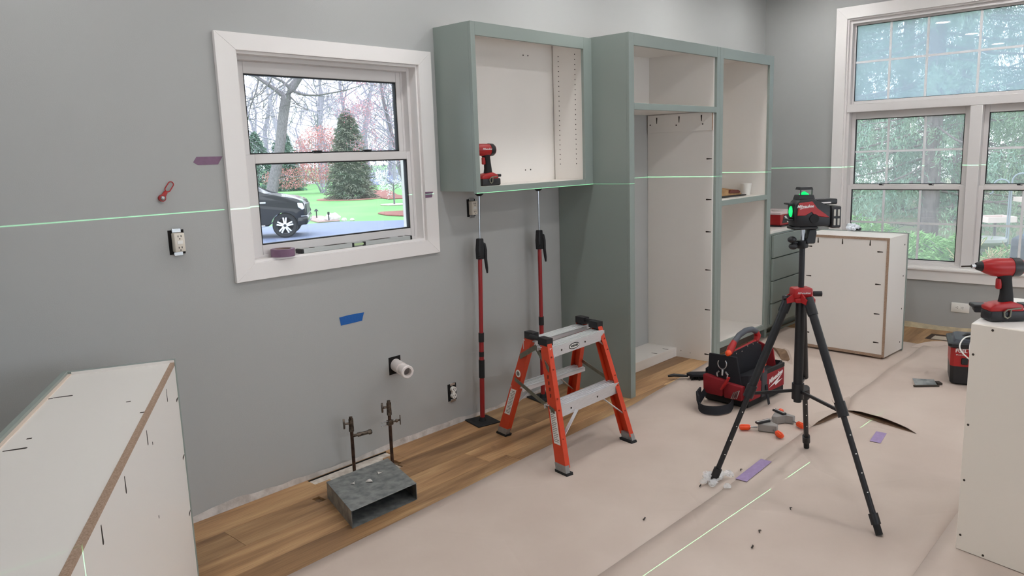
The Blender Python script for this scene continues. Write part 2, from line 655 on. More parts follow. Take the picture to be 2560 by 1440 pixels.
# window over the sink
w1 = MB()
ring(w1, 'y', (wa['x0'], -.001, wa['z0']), (wa['x1'], .15, wa['z1']), (.012, .012, .012, .012))
window_1 = tag(w1.build('window_1', M['trim'], smooth=False), kind='structure')
cx0, cx1, cz0, cz1 = .994, 2.2406, 1.0556, 2.1614
cb = .1
for nm, pts in (('casing', [(cx0, cz0), (cx1, cz0), (wa['x1'], wa['z0']), (wa['x0'], wa['z0'])]),
                ('casing', [(cx0, cz1), (wa['x0'], wa['z1']), (wa['x1'], wa['z1']), (cx1, cz1)]),
                ('casing', [(cx0, cz0), (wa['x0'], wa['z0']), (wa['x0'], wa['z1']), (cx0, cz1)]),
                ('casing', [(cx1, cz0), (cx1, cz1), (wa['x1'], wa['z1']), (wa['x1'], wa['z0'])])):
    MB().prism(pts, 'y', -.020, -.0005, .0012).build(nm, M['trim'], window_1)
trk = MB()
ring(trk, 'y', (1.102, .052, 1.147), (2.138, .145, 2.075), (.018, .018, .012, .018), .001)
trk.box((2.108, .093, 1.63), (2.12, .099, 2.057)).box((1.12, .093, 1.63), (1.132, .099, 2.057))
trk.build('track_frame', M['vinyl'], window_1, smooth=False)


def sash(parent, axis, lo, hi, w, gl='glass', gask=.006):
    s_ = ring(MB(), axis, lo, hi, w, .002).build('sash', M['vinyl'], parent)
    i, d = (0, 1) if axis == 'y' else (1, 0)
    glo, ghi = list(lo), list(hi)
    glo[i] += w[0]
    ghi[i] -= w[1]
    glo[2] += w[2]
    ghi[2] -= w[3]
    mid = (lo[d] + hi[d]) / 2
    glo2, ghi2 = list(glo), list(ghi)
    g0, g1 = list(glo), list(ghi)
    g0[d], g1[d] = lo[d] + .004, hi[d] - .004
    ring(MB(), axis, g0, g1, (gask,) * 4).build('gasket', M['gasket'], s_, smooth=False)
    glo2[d], ghi2[d] = mid - .002, mid + .002
    MB().box(glo2, ghi2).build('pane', M[gl], s_, smooth=False)
    return s_, glo, ghi


sash(window_1, 'y', (1.120, .098, 1.592), (2.120, .130, 2.057), (.06, .04, .040, .055))
sash(window_1, 'y', (1.120, .058, 1.147), (2.137, .090, 1.630), (.060, .040, .058, .042))
for x in (1.53, 1.84):
    MB().box((x - .02, .060, 1.630), (x + .02, .084, 1.637), .002).box((x - .028, .066, 1.637), (x + .026, .078, 1.644), .002) \
        .build('sash_lock', M['black'], window_1)

# big window
w2 = MB()
ring(w2, 'x', (XB - .001, wb['y1'], wb['z0']), (XB + .16, wb['y0'], wb['z1']), (.012,) * 4)
window_2 = tag(w2.build('window_2', M['trim'], smooth=False), kind='structure')
oy0, oy1, oz1 = -.661, -2.895, 2.765
for pts in ([(oy0, .47), (oy0, oz1), (wb['y0'], wb['z1']), (wb['y0'], .53), (wb['y0'], .47)],
            [(oy1, .47), (wb['y1'], .47), (wb['y1'], wb['z1']), (oy1, oz1)],
            [(oy0, oz1), (oy1, oz1), (wb['y1'], wb['z1']), (wb['y0'], wb['z1'])]):
    MB().prism(pts, 'x', XB - .020, XB - .0005, .0012).build('casing', M['trim'], window_2)
MB().box((XB - .018, oy1, .425), (XB - .0005, oy0, .512), .002).build('apron', M['trim'], window_2)
MB().box((XB - .035, oy1 - .01, .512), (XB + .03, oy0 + .01, .532), .004, 2).build('stool', M['trim'], window_2)
fx0, fx1 = XB + .025, XB + .14
fr = MB()
ring(fr, 'x', (fx0, wb['y1'] + .012, wb['z0'] + .012), (fx1, wb['y0'] - .012, wb['z1'] - .012), (.022, .022, .02, .03), .001)
fr.build('frame', M['vinyl'], window_2, smooth=False)
MB().box((fx0 - .01, wb['y1'] + .012, 1.866), (fx1, wb['y0'] - .012, 1.938), .004).build('transom_bar', M['vinyl'], window_2)
MB().box((fx0 - .01, -1.826, .542), (fx1, -1.738, 1.866), .004).build('post', M['vinyl'], window_2)
M['grid'] = mat('white_grille_bar', (236, 238, 240), 0.5)


def bars(parent, xs, ys, zs, y0, y1, z0, z1):
    for y in ys:
        MB().box((xs - .004, y - .009, z0), (xs + .004, y + .009, z1)).build('grille_bar', M['grid'], parent, smooth=False)
    for z in zs:
        MB().box((xs - .0042, y1, z - .009), (xs + .0042, y0, z + .009)).build('grille_bar', M['grid'], parent, smooth=False)


# transom light
tz0, tz1, ty0, ty1 = 1.938, 2.625, -.789, -2.766
ts_, _, _ = sash(window_2, 'x', (XB + .07, ty1, tz0), (XB + .10, ty0, tz1), (.018, .018, .026, .016), 'dusty_glare2', gask=.003)
bars(ts_, XB + .079, (-1.09, -1.38, -1.762, -2.13, -2.43), (2.297,), ty0 - .018, ty1 + .018, tz0 + .026, tz1 - .016)
for ya, yb, vs in ((-.789, -1.738, (-1.100, -1.392)), (-1.826, -2.766, (-2.14, -2.43))):
    s_, lo_, hi_ = sash(window_2, 'x', (XB + .095, yb, 1.196), (XB + .125, ya, 1.866), (.05, .034, .038, .058), 'dusty_glare')
    bars(s_, XB + .104, vs, (1.522,), ya - .034, yb + .05, 1.234, 1.808)
    s_, lo_, hi_ = sash(window_2, 'x', (XB + .055, yb, .542), (XB + .085, ya, 1.226), (.05, .034, .042, .036), 'dusty_glare')
    bars(s_, XB + .064, vs, (.900,), ya - .034, yb + .05, .584, 1.190)
    for q in (.3, .72):
        y = ya + (yb - ya) * q
        MB().box((XB + .058, y - .018, 1.226), (XB + .080, y + .018, 1.232), .002).box((XB + .062, y - .005, 1.232), (XB + .074, y + .022, 1.240), .002) \
            .build('sash_lock', M['black'], window_2)

# doors and windows added out of view to let fill daylight in
d1 = MB()
ring(d1, 'x', (XL - .13, -4.2, 0), (XL - .02, -2.4, 2.1), (.07, .07, .07, .07))
d1.box((XL - .12, -3.34, .07), (XL - .03, -3.26, 2.03))
added_door_1 = tag(d1.build('added_door_1', M['vinyl'], smooth=False), kind='structure')
for a, b_ in ((-4.13, -3.34), (-3.26, -2.47)):
    MB().box((XL - .08, a, .07), (XL - .074, b_, 2.03)).build('pane', M['glass'], added_door_1, smooth=False)
w3 = MB()
ring(w3, 'y', (-1.0, YN - .13, .85), (2.2, YN - .02, 2.35), (.06, .06, .06, .06))
w3.box((.56, YN - .12, .91), (.64, YN - .03, 2.29))
added_window_3 = tag(w3.build('added_window_3', M['vinyl'], smooth=False), kind='structure')
for a, b_ in ((-.94, .56), (.64, 2.14)):
    MB().box((a, YN - .08, .91), (b_, YN - .074, 2.29)).build('pane', M['glass'], added_window_3, smooth=False)

d2 = MB()
ring(d2, 'y', (2.4, YN - .13, 0), (4.65, YN - .02, 2.1), (.07, .07, .07, .07))
d2.box((3.49, YN - .12, .07), (3.57, YN - .03, 2.03))
added_door_2 = tag(d2.build('added_door_2', M['vinyl'], smooth=False), kind='structure')
for a, b_ in ((2.47, 3.49), (3.57, 4.58)):
    MB().box((a, YN - .08, .07), (b_, YN - .074, 2.03)).build('pane', M['glass'], added_door_2, smooth=False)
w4 = MB()
ring(w4, 'x', (XB + .02, -5.9, .53), (XB + .14, -3.7, 2.66), (.06, .06, .06, .06))
w4.box((XB + .03, -4.84, .59), (XB + .13, -4.76, 2.60)).box((XB + .03, -5.84, 1.86), (XB + .13, -3.76, 1.93))
added_window_4 = tag(w4.build('added_window_4', M['vinyl'], smooth=False), kind='structure')
for a, b_ in ((-5.84, -4.84), (-4.76, -3.76)):
    for z0, z1 in ((.59, 1.86), (1.93, 2.60)):
        MB().box((XB + .08, a, z0), (XB + .084, b_, z1)).build('pane', M['glass'], added_window_4, smooth=False)

# ------------------------------------------------------------------ recessed ceiling lights; far rows and right-end lamps are added fill
lens_m = emis('ceiling_light_lens', (250, 250, 251), LAMP)
row_names = {-.65: 'row by the sink wall', -2.15: 'second row from the sink wall', -3.7: 'added third fill row', -5.3: 'added farthest fill row'}
ordinals = ('first', 'second', 'third', 'fourth', 'added fifth')
for ry in row_names:
    for k, rx in enumerate((.15, 1.75, 3.2, 4.6, 5.85) if ry > -3 else (1.4, 2.9, 4.4, 5.8)):
        t = thing('ceiling_light', '%s round recessed ceiling light from the left in the %s' % (ordinals[k], row_names[ry]),
                  'ceiling light', (rx, ry, CEIL), 0, 'recessed ceiling lights')
        MB().lathe([(.095, 0), (.095, -.006), (.078, -.008), (.076, 0)], 32, caps=False).build('trim_ring', M['white'], t)
        MB().cyl((0, 0, -.001), (0, 0, -.005), .076, n=32).build('lens', lens_m, t)

# ------------------------------------------------------------------ cabinets
def slot_mesh(b, p, d, w, n, length=.038, width=.010):
    """dark pocket-screw slot lying on a panel: p = start, d = along, w = across, n = out of the face"""
    d, w, n = Vector(d), Vector(w), Vector(n)
    p = Vector(p)
    rim = []
    for k in range(5):
        a = PI / 2 + PI * k / 4
        rim.append(p + d * (width / 2 - math.cos(a - PI / 2) * 0 + width / 2 * math.cos(a)) + w * (width / 2 * math.sin(a)))
    rim += [p + d * length - w * width * .22, p + d * length + w * width * .22]
    b.poly([[q - n * .003 for q in rim], [q + n * .0006 for q in rim]])
    return b


def slot(parent, p, d, w, n, length=.038, width=.010):
    return slot_mesh(MB(), p, d, w, n, length, width).build('pocket_hole', M['slot'], parent, smooth=False)


def dots(parent, pts, n, r=.004, name='screw'):
    for p in pts:
        p = Vector(p)
        MB().cyl(p - Vector(n) * .002, p + Vector(n) * .0012, r, n=10).build(name, M['slot'], parent, smooth=False)


# ---- upper cabinet
X0, X1, YF, Z0, Z1 = 2.281, 3.3465, -.2922, 1.3877, 2.2942
t = thing('upper_cabinet', 'open sage green wall cabinet without doors, hung beside the small window', 'cabinet', (X0, 0, Z0))
w_, h_, f_ = X1 - X0, Z1 - Z0, YF
MB().box((0, f_ + .02, .012), (.018, -.002, h_)).build('side_panel', M['sage'], t, smooth=False)
MB().box((.0181, f_ + .02, .035), (.0215, -.02, h_ - .018)).build('inner_liner', M['mel'], t, smooth=False)
MB().box((w_ - .018, f_ + .02, .012), (w_, -.002, h_)).build('side_panel', M['mel'], t, smooth=False)
MB().box((w_ - .052, f_ + .02, .035), (w_ - .018, -.02, h_ - .018)).build('inner_liner', M['mel'], t, smooth=False)
MB().box((.018, f_ + .02, h_ - .018), (w_ - .018, -.002, h_ - .0)).build('top_panel', M['mel'], t, smooth=False)
MB().box((.018, f_ + .02, .017), (w_ - .018, -.002, .035)).build('bottom_panel', M['mel'], t, smooth=False)
MB().box((.018, -.014, .035), (w_ - .018, -.002, h_ - .018)).build('back_panel', M['mel'], t, smooth=False)
for a, b_ in ((0, .034), (w_ - .084, w_)):
    MB().box((a, f_, 0), (b_, f_ + .02, h_), .001).build('stile', M['sage'], t, smooth=False)
for a, b_ in ((0, .036), (h_ - .070, h_)):
    MB().box((.034, f_ + .0004, a), (w_ - .084, f_ + .02, b_), .001).build('rail', M['sage'], t, smooth=False)
pins = MB()
for y in (-.065, -.198):
    for k in range(23):
        z = .135 + k * .031
        pins.cyl((w_ - .051, y, z), (w_ - .0526, y, z), .0034, n=8)
tag(pins.build('shelf_pin_holes', M['slot'], t, smooth=False), kind='stuff')
dots(t, [(.731, -.014, .811), (.776, -.014, .812), (.722, -.014, .107), (.772, -.014, .108)], (0, -1, 0), .0045)

# ---- tall cabinet, open to the floor
X0, X1, YF, ZT = 3.348, 4.507, -.570, 2.30
t = thing('tall_cabinet', 'tall open sage green cabinet with no floor panel, nearest to the step ladder', 'cabinet', (X0, 0, 0))
w_ = X1 - X0
MB().box((0, YF + .02, 0), (.018, -.002, ZT - .001)).build('side_panel', M['sage'], t, smooth=False)
MB().box((.018, YF + .02, 0), (.022, -.004, ZT - .02)).build('inner_liner', M['mel'], t, smooth=False)
MB().box((w_ - .062, YF + .02, 0), (w_ - .044, -.002, ZT - .001)).build('side_panel', M['mel'], t, smooth=False)
MB().box((.022, YF + .02, ZT - .021), (w_ - .062, -.002, ZT - .002)).build('top_panel', M['mel'], t, smooth=False)
MB().box((.022, YF + .02, 1.858), (w_ - .062, -.002, 1.878)).build('shelf', M['mel'], t, smooth=False)
MB().box((.022, -.016, 1.878), (w_ - .062, -.002, ZT - .021)).build('back_panel', M['mel'], t, smooth=False)
MB().box((.022, -.26, .052), (w_ - .0625, -.002, .072), .001).box((.022, -.258, .0), (w_ - .0625, -.240, .052)).build('bottom_stretcher', M['mel'], t, smooth=False)
for x in (.84, 1.0):
    slot(t, (x, -.245, .0722), (0, 1, 0), (1, 0, 0), (0, 0, 1), .05)
MB().box((0, YF, 0), (.055, YF + .02, ZT), .001).build('stile', M['sage'], t, smooth=False)
MB().box((w_ - .046, YF, 0), (w_ - .0005, YF + .02, ZT), .001).build('stile', M['sage'], t, smooth=False)
for a, b_ in ((1.844, 1.884), (2.227, ZT)):
    MB().box((.055, YF + .0004, a), (w_ - .046, YF + .02, b_), .001).build('rail', M['sage'], t, smooth=False)
cx = w_ - .062
cl = MB().box((cx - .016, -.550, 1.722), (cx - .0002, -.012, 1.852), .001).build('cleat', M['mel'], t, smooth=False)
MB().box((cx - .0158, -.5515, 1.722), (cx - .0002, -.5500, 1.852)).build('cleat_edge', M['pboard'], cl, smooth=False)
for y in (-.092, -.283, -.466):
    slot(cl, (cx - .016, y, 1.835), (0, 0, -1), (0, 1, 0), (-1, 0, 0), .046, .011)
dots(cl, [(cx - .016, -.035, 1.782), (cx - .016, -.26, 1.771), (cx - .016, -.477, 1.769)], (-1, 0, 0), .0055)
for z in (1.519, 1.224, .987, .702, .40, .055):
    slot(t, (cx, -.500, z), (0, -1, 0), (0, 0, 1), (-1, 0, 0), .045, .011)
dots(t, [(cx, -.30, .052), (cx, -.38, .045)], (-1, 0, 0), .003)

# ---- pantry cabinet with one shelf
X0, X1 = 4.508, 5.4004
t = thing('pantry_cabinet', 'sage green tall cabinet with a mid shelf, joined right of the floor-length opening', 'cabinet', (X0, 0, 0))
w_ = X1 - X0
MB().box((.0, YF + .02, .0), (.018, -.002, ZT - .001)).build('side_panel', M['mel'], t, smooth=False)
MB().box((w_ - .018, YF + .02, .0), (w_, -.002, ZT - .001)).build('side_panel', M['sage'], t, smooth=False)
MB().box((w_ - .066, YF + .02, .12), (w_ - .018, -.014, ZT - .02)).build('inner_liner', M['mel'], t, smooth=False)
MB().box((.018, YF + .02, ZT - .021), (w_ - .018, -.002, ZT - .002)).build('top_panel', M['mel'], t, smooth=False)
MB().box((.018, YF + .02, .108), (w_ - .018, -.002, .124)).build('bottom_panel', M['mel'], t, smooth=False)
MB().box((.018, YF + .02, 1.188), (w_ - .066, -.014, 1.2075)).build('shelf', M['mel'], t, smooth=False)
MB().box((.018, -.014, .124), (w_ - .018, -.002, ZT - .021)).build('back_panel', M['mel'], t, smooth=False)
MB().box((.0, YF, 0), (.048, YF + .02, ZT), .001).build('stile', M['sage'], t, smooth=False)
MB().box((w_ - .070, YF, .085), (w_, YF + .02, ZT), .001).build('stile', M['sage'], t, smooth=False)
for a, b_ in ((.085, .126), (1.170, 1.2085), (2.226, ZT)):
    MB().box((.048, YF + .0004, a), (w_ - .070, YF + .02, b_), .001).build('rail', M['sage'], t, smooth=False)
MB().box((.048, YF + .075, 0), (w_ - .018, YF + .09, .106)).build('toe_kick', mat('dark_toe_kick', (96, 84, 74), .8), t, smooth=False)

# ---- drawer cabinet
X0, X1 = 5.4035, 6.44
t = thing('drawer_cabinet', 'low sage green cabinet with four stacked drawers and a white top', 'cabinet', (X0, 0, 0))
w_ = X1 - X0
MB().box((0, YF + .02, 0), (.018, -.002, .880)).build('side_panel', M['sage'], t, smooth=False)
MB().box((w_ - .018, YF + .02, 0), (w_, -.002, .880)).build('side_panel', M['sage'], t, smooth=False)
MB().box((.018, YF + .02, .085), (w_ - .018, -.012, .10)).build('bottom_panel', M['mel'], t, smooth=False)
MB().box((.018, -.012, 0), (w_ - .018, -.002, .880)).build('back_panel', M['mel'], t, smooth=False)
MB().box((0, YF - .002, .880), (w_, -.002, .900), .001).build('top_panel', M['mel'], t, smooth=False)
ff = MB()
ring(ff, 'y', (0.0, YF, .085), (w_, YF + .02, .880), (.03, .03, .03, .016))
for z in (.288, .480, .672):
    ff.box((.03, YF + .0005, z - .01), (w_ - .03, YF + .02, z + .01))
ff.build('face_frame', M['sage'], t, smooth=False)
MB().box((.018, YF + .09, 0), (w_ - .018, YF + .105, .085)).build('toe_kick', M['sage'], t, smooth=False)
MB().box((0.0, YF + .04, 0), (w_, YF + .045, .02)).build('toe_trim', M['sage'], t, smooth=False)
for z0, z1 in ((.110, .284), (.293, .476), (.485, .668), (.677, .862)):
    d = MB().box((.030, YF - .021, z0), (w_ - .03, YF - .001, z1), .002).build('drawer', M['sage'], t)
    MB().box((.05, YF + .021, z0 + .02), (.062, -.1, z1 - .03)).box((w_ - .062, YF + .021, z0 + .02), (w_ - .05, -.1, z1 - .03)) \
        .box((.05, -.112, z0 + .02), (w_ - .05, -.1, z1 - .03)).box((.05, YF + .021, z0 + .02), (w_ - .05, -.1, z0 + .026)).build('drawer_box', M['mel'], d, smooth=False)

# ---- loose white cabinet by the big window (its back turned to the room)
t = thing('base_cabinet', 'loose white cabinet by the big window, brown-edged back turned to the room', 'cabinet', (5.223, -1.551, .006), R(86.465))
w_, d_, h_ = .66, -.352, .904                  # local x along the back, -y away from the camera
MB().box((0, d_, .012), (.018, 0, h_), .0).build('side_panel', M['mel'], t, smooth=False)
MB().box((w_ - .018, d_, .012), (w_, 0, h_)).build('side_panel', M['mel'], t, smooth=False)
MB().box((.018, d_, h_ - .018), (w_ - .018, -.0002, h_)).build('top_panel', M['mel'], t, smooth=False)
MB().box((.018, d_, .10), (w_ - .018, -.012, .118)).build('bottom_panel', M['mel'], t, smooth=False)
MB().box((.0185, -.016, .030), (w_ - .0185, -.0025, h_ - .0185), .0005).build('back_panel', M['mel'], t, smooth=False)
for lo, hi in (((0, -.003, .012), (.0185, .0012, h_)), ((w_ - .0185, -.003, .012), (w_, .0012, h_)),
               ((.0185, -.003, h_ - .0185), (w_ - .0185, .0012, h_)), ((.0185, -.02, .010), (w_ - .0185, .0012, .030))):
    MB().box(lo, hi).build('edge_strip', M['pboard'], t, smooth=False)
MB().box((-.004, d_ - .02, .0), (.034, d_, h_ + .006), .001).box((w_ - .034, d_ - .02, .0), (w_ + .004, d_, h_ + .006), .001) \
    .box((.034, d_ - .02, h_ - .034), (w_ - .034, d_, h_ + .006), .001).box((.034, d_ - .02, .085), (w_ - .034, d_, .12), .001) \
    .build('face_frame', M['sage'], t, smooth=False)
for a in (.03, w_ - .09):
    MB().box((a, -.30, -.004), (a + .06, -.02, .012)).build('shim', M['pboard'], t, smooth=False)
for x, z in ((.048, .800), (.052, .558), (.052, .336), (.048, .119)):
    slot(t, (x + .038, -.0025, z), (-1, 0, 0), (0, 0, 1), (0, 1, 0), .042, .011)
for z in (.811, .578, .336, .124):
    slot(t, (w_ - .085, -.0025, z), (1, 0, 0), (0, 0, 1), (0, 1, 0), .042, .011)
for x in (.138, .342, .53):
    slot(t, (x, -.0025, .840), (0, 0, 1), (1, 0, 0), (0, 1, 0), .042, .011)
dots(t, [(0, d_ + .05, .827), (0, d_ + .05, .589), (0, d_ + .05, .336), (0, d_ + .05, .075)], (-1, 0, 0), .006)


def skew(origin, ux, uy):
    return Matrix(((ux[0], uy[0], 0, origin[0]), (ux[1], uy[1], 0, origin[1]), (0, 0, 1, 0), (0, 0, 0, 1)))


# ---- long white cabinet at the left edge
t = thing('long_base_cabinet', 'long white cabinet at the near left with pocket slots along its brown edge', 'cabinet', (.486, -.466, 0))
S = skew((0, 0), (-.509, -.861), (-.905, .425))
L, D, H = 2.1, .362, .870
MB(S).box((0.002, 0, 0), (L, .0137, H - .0134)).build('side_panel', M['mel'], t, smooth=False)
MB(S).box((0.002, 0, H - .0135), (L, .0140, H - .0002)).build('edge_strip', M['pboard'], t, smooth=False)
MB(S).box((.004, .0138, H - .022), (L, D - .014, H - .0015)).build('top_panel', M['mel'], t, smooth=False)
MB(S).box((.02, .018, 0.08), (L, D - .014, .098)).build('bottom_panel', M['mel'], t, smooth=False)
MB(S).box((L - .018, .018, 0), (L, D - .014, H - .022)).build('end_panel', M['mel'], t, smooth=False)
MB(S).box((.0, D - .026, 0), (L, D - .014, H + .002)).build('inner_edge', mat('raw_edge', (226, 208, 192), .7), t, smooth=False)
MB(S).box((-.016, D - .014, 0), (L, D + .004, H + .012), .001).build('finished_panel', M['sage'], t, smooth=False)
MB(S).box((-.016, -.003, 0), (.002, D - .014, H + .010), .001).build('face_frame', M['sage'], t, smooth=False)
MB(S).box((.002, .0, H - .0015), (.0042, D - .026, H + .0085)).build('face_frame_edge', M['mel'], t, smooth=False)
for s_ in (.295, .78, 1.27, 1.75):
    slot_mesh(MB(S), (s_, .268, H - .0015), (0, 1, 0), (1, 0, 0), (0, 0, 1), .056, .011).build('pocket_hole', M['slot'], t, smooth=False)
for s_ in (.255, .685, 1.030, 1.301, 1.66):
    slot_mesh(MB(S), (s_, 0, .793), (0, 0, 1), (1, 0, 0), (0, -1, 0), .045, .011).build('pocket_hole', M['slot'], t, smooth=False)
for z in (.735, .510, .285):
    slot_mesh(MB(S), (.055, 0, z), (-1, 0, 0), (0, 0, 1), (0, -1, 0), .045, .011).build('pocket_hole', M['slot'], t, smooth=False)
for p in ((.46, .08), (.30, .33), (.70, .285), (.60, .02)):
    MB(S).box((p[0] - .004, p[1] - .007, H - .003), (p[0] + .004, p[1] + .007, H - .0008), .001).build('nick', M['slot'], t, smooth=False)
for p in ((.613, .773), (.650, .555)):
    MB(S).box((p[0] - .003, -.0008, p[1] - .005), (p[0] + .003, .002, p[1] + .005), .001).build('nick', M['slot'], t, smooth=False)

# ---- white cabinet at the right edge
t = thing('end_cabinet', 'white cabinet carcass cut by the right edge, with a red driver on top', 'cabinet', (2.523, -2.64, .006))
SR = skew((0, 0), (1, -.03), (-.22, -.975))
Lx, Ly, H = .64, .80, .906
M['melr'] = mat('cream_melamine', (234, 226, 214), 0.38)
MB(SR).box((0, 0, 0), (.018, Ly, H), .002).build('front_panel', M['melr'], t, smooth=False)
MB(SR).box((.018, 0, 0), (Lx, .018, H - .001)).build('side_panel', M['mel'], t, smooth=False)
MB(SR).box((.018, Ly - .018, 0), (Lx, Ly, H - .001)).build('side_panel', M['mel'], t, smooth=False)
MB(SR).box((.018, .018, H - .019), (Lx, Ly - .018, H - .0005)).build('top_panel', M['mel'], t, smooth=False)
MB(SR).box((.018, .018, .09), (Lx, Ly - .018, .108)).build('bottom_panel', M['mel'], t, smooth=False)
for z in (.892, .789, .513, .289, .062):
    MB(SR).cyl((-.001, .014 if z < .89 else .075, z), (.003, .014 if z < .89 else .075, z), .0046, n=10).build('screw', M['slot'], t, smooth=False)
MB(SR).cyl((-.001, .10, .012), (.003, .10, .012), .0046, n=10).build('screw', M['slot'], t, smooth=False)
MB(SR).cyl((-.001, .30, .012), (.003, .30, .012), .0046, n=10).build('screw', M['slot'], t, smooth=False)

# ------------------------------------------------------------------ floor protection paper
def edge_y(x):
    return float(np.interp(x, [-2, .7, 1.65, 2.456, 3.25, 3.6, 4.43, 4.8, 6], [-.80, -.735, -.705, -.668, -.650, -.612, -.537, -.512, -.50]))


def paper_strip(name, label, y0f, y1f, x0, x1, base, seed, lift=None):
    nx, ny = 190, 14
    v, f = [], []
    for i in range(nx + 1):
        x = x0 + (x1 - x0) * i / nx
        for j in range(ny + 1):
            tt = j / ny
            a, b_ = y0f(x), y1f(x)
            y = a + (b_ - a) * tt
            z = base + .0022 * max(0, mnoise.noise(Vector((x * 1.4, y * 2.0, seed))) + .25)
            if lift:
                z += lift(x, y, tt)
            v.append((x, y, z))
    for i in range(nx):
        for j in range(ny):
            k = i * (ny + 1) + j
            f.append((k, k + 1, k + ny + 2, k + ny + 1))
    o = arrmesh(name, v, f, M['paper'], None, True)
    md = o.modifiers.new('thick', 'SOLIDIFY')
    md.thickness = .0006
    md.offset = 1
    return tag(o, label, 'floor paper', 'kraft paper runners on the floor')


def lift_a(x, y, tt):
    far = max(0, (x - 5.70) / .15)
    return .010 * far * far * (0.6 + mnoise.noise(Vector((y * 6, 2, 1))))


def lift_b(x, y, tt):
    e = max(0, 1 - tt / .10)
    up = .016 * e * max(0, mnoise.noise(Vector((x * 3.2, 5.5, 0))) + .35) if x > 3.95 else 0
    return up + .6 * lift_a(x, y, tt)


paper_strip('paper_runner', 'kraft paper runner next to the sink wall, under the tripod and the tool bag', edge_y,
            lambda x: -1.69, .56, 5.86, .0006, 1.0, lift_a)
stB = paper_strip('paper_runner', 'torn kraft paper runner along the middle of the floor, in front of the shop vacuum',
                  lambda x: -1.672 + .006 * math.sin(x * 1.7), lambda x: -2.585, -.12, 5.90, .0016, 1.0, lift_b)
paper_strip('paper_runner', 'kraft paper runner nearest to the camera, under the cabinet at the right edge',
            lambda x: -2.57, lambda x: -3.49, -.6, 5.9, .0026, 1.0)

M['paper_under'] = mat('kraft_paper_underside', (150, 122, 98), 0.85, rgb2=(120, 94, 74), scale=20)


def flap(hinge, edge, parent):
    """torn lip of paper: rises from the hinge line to the free edge"""
    n = len(hinge)
    rings = []
    for h, e in zip(hinge, edge):
        h, e = Vector(h), Vector(e)
        r_ = []
        for q in (0, .35, .7, 1):
            p = h.lerp(e, q)
            p.z = h.z + (e.z - h.z) * q * q
            r_.append(p)
        rings.append(r_ + [p - Vector((0, 0, .0012)) for p in r_[::-1]])
    return MB().poly(rings).build('torn_flap', M['paper'], parent)


def lens(p0, p1, hgt, width, side, n=9):
    p0, p1 = Vector((*p0, .0045)), Vector((*p1, .0045))
    hn, ed = [], []
    for i in range(n):
        q = i / (n - 1)
        s_ = math.sin(PI * q) ** .7
        c = p0.lerp(p1, q)
        hn.append(c + Vector((*side, 0)) * (width * s_ + .004))
        ed.append(c + Vector((0, 0, hgt * s_ * (1 + .25 * mnoise.noise(Vector((q * 4, hgt * 90, 0)))))) - Vector((*side, 0)) * .012 * s_)
    return hn, ed


for a in (lens((3.92, -1.73), (3.755, -2.17), .034, .14, (.94, .33)), lens((3.93, -1.745), (3.53, -1.68), .034, .11, (.16, .98)),
          lens((4.16, -1.66), (3.91, -1.75), .045, .12, (.35, .93))):
    flap(*a, stB)
for p0, p1, sd in (((3.91, -1.735), (3.76, -2.15), (.94, .33)), ((3.92, -1.745), (3.56, -1.685), (.16, .98))):
    h, e = lens(p0, p1, 0, .07, sd)
    MB().poly([[x_ + Vector((0, 0, .0006)), y_ + Vector((0, 0, .0006)), y_ + Vector((0, 0, .0009)), x_ + Vector((0, 0, .0009))] for x_, y_ in zip(h, e)]) \
        .build('tear_gap', M['paper_under'], stB)
h, e = lens((5.72, -1.60), (6.02, -1.84), .03, .10, (-.6, -.75))
flap(h, e, stB)
h, e = lens((4.72, -1.07), (5.10, -.83), .05, .12, (.2, .9))
t = thing('torn_paper_piece', 'loose torn piece of kraft paper curling up behind the tool bag', 'paper scrap', (0, 0, 0))
flap(h, e, t)
MB().poly([[Vector((4.74 + .3 * q, -1.05 + .2 * q, .002)), Vector((4.80 + .3 * q, -.95 + .2 * q, .002)), Vector((4.80 + .3 * q, -.95 + .2 * q, .004 + .03 * math.sin(3 * q))),
                   Vector((4.74 + .3 * q, -1.05 + .2 * q, .004 + .05 * math.sin(3 * q)))] for q in (0, .25, .5, .75, 1)]).build('brown_fold', M['paper_under'], t)

# tapes across the seam
for lab, p0, p1, w in (('lavender tape strip on the floor paper beside the tripod foot', (2.60, -1.700), (2.905, -1.690), .058),
                       ('lavender tape strip on the floor paper below the torn corner', (3.49, -2.035), (3.66, -2.015), .055)):
    a, b_ = Vector((*p0, .0062)), Vector((*p1, .0062))
    tag(MB().ribbon([a, a.lerp(b_, .5), b_], Vector((0, w, 0)), .0006).build('floor_tape', M['ltape'], None), lab, 'tape')
# small dark scraps lying on the paper
scr = [((2.712, -1.647), 'by the lavender tape'), ((2.424, -1.577), 'left of the left tripod foot'), ((2.176, -1.992), 'nearest to the camera'),
       ((1.973, -1.555), 'between ladder and tripod'), ((2.455, -2.007), 'by the green laser line'), ((2.038, -2.022), 'second nearest to the camera')]
for k, ((x, y), w) in enumerate(scr):
    o = MB().ribbon([(x - .012, y - .004, .0065), (x, y + .004 * (-1) ** k, .010), (x + .013, y + .002, .0068)], Vector((.003, .007, 0)), .0015).build('scrap', M['slot'])
    tag(o, 'tiny dark scrap on the floor paper, %s' % w, 'scrap', 'dark scraps on the floor paper')

# ------------------------------------------------------------------ step ladder
t = thing('step_ladder', 'orange double-sided step ladder with aluminium steps under the wall cabinet', 'step ladder', (0, 0, 0))
ZTOP = .640
FT = {(-1, -1): ((2.130, -.968), (2.255, -.762)), (-1, 1): ((2.351, -.344), (2.318, -.612)),
      (1, -1): ((2.729, -.981), (2.758, -.742)), (1, 1): ((2.955, -.395), (2.812, -.606))}
E1 = Vector((.985, -.175, 0))          # along the steps
E2 = Vector((.175, .985, 0))


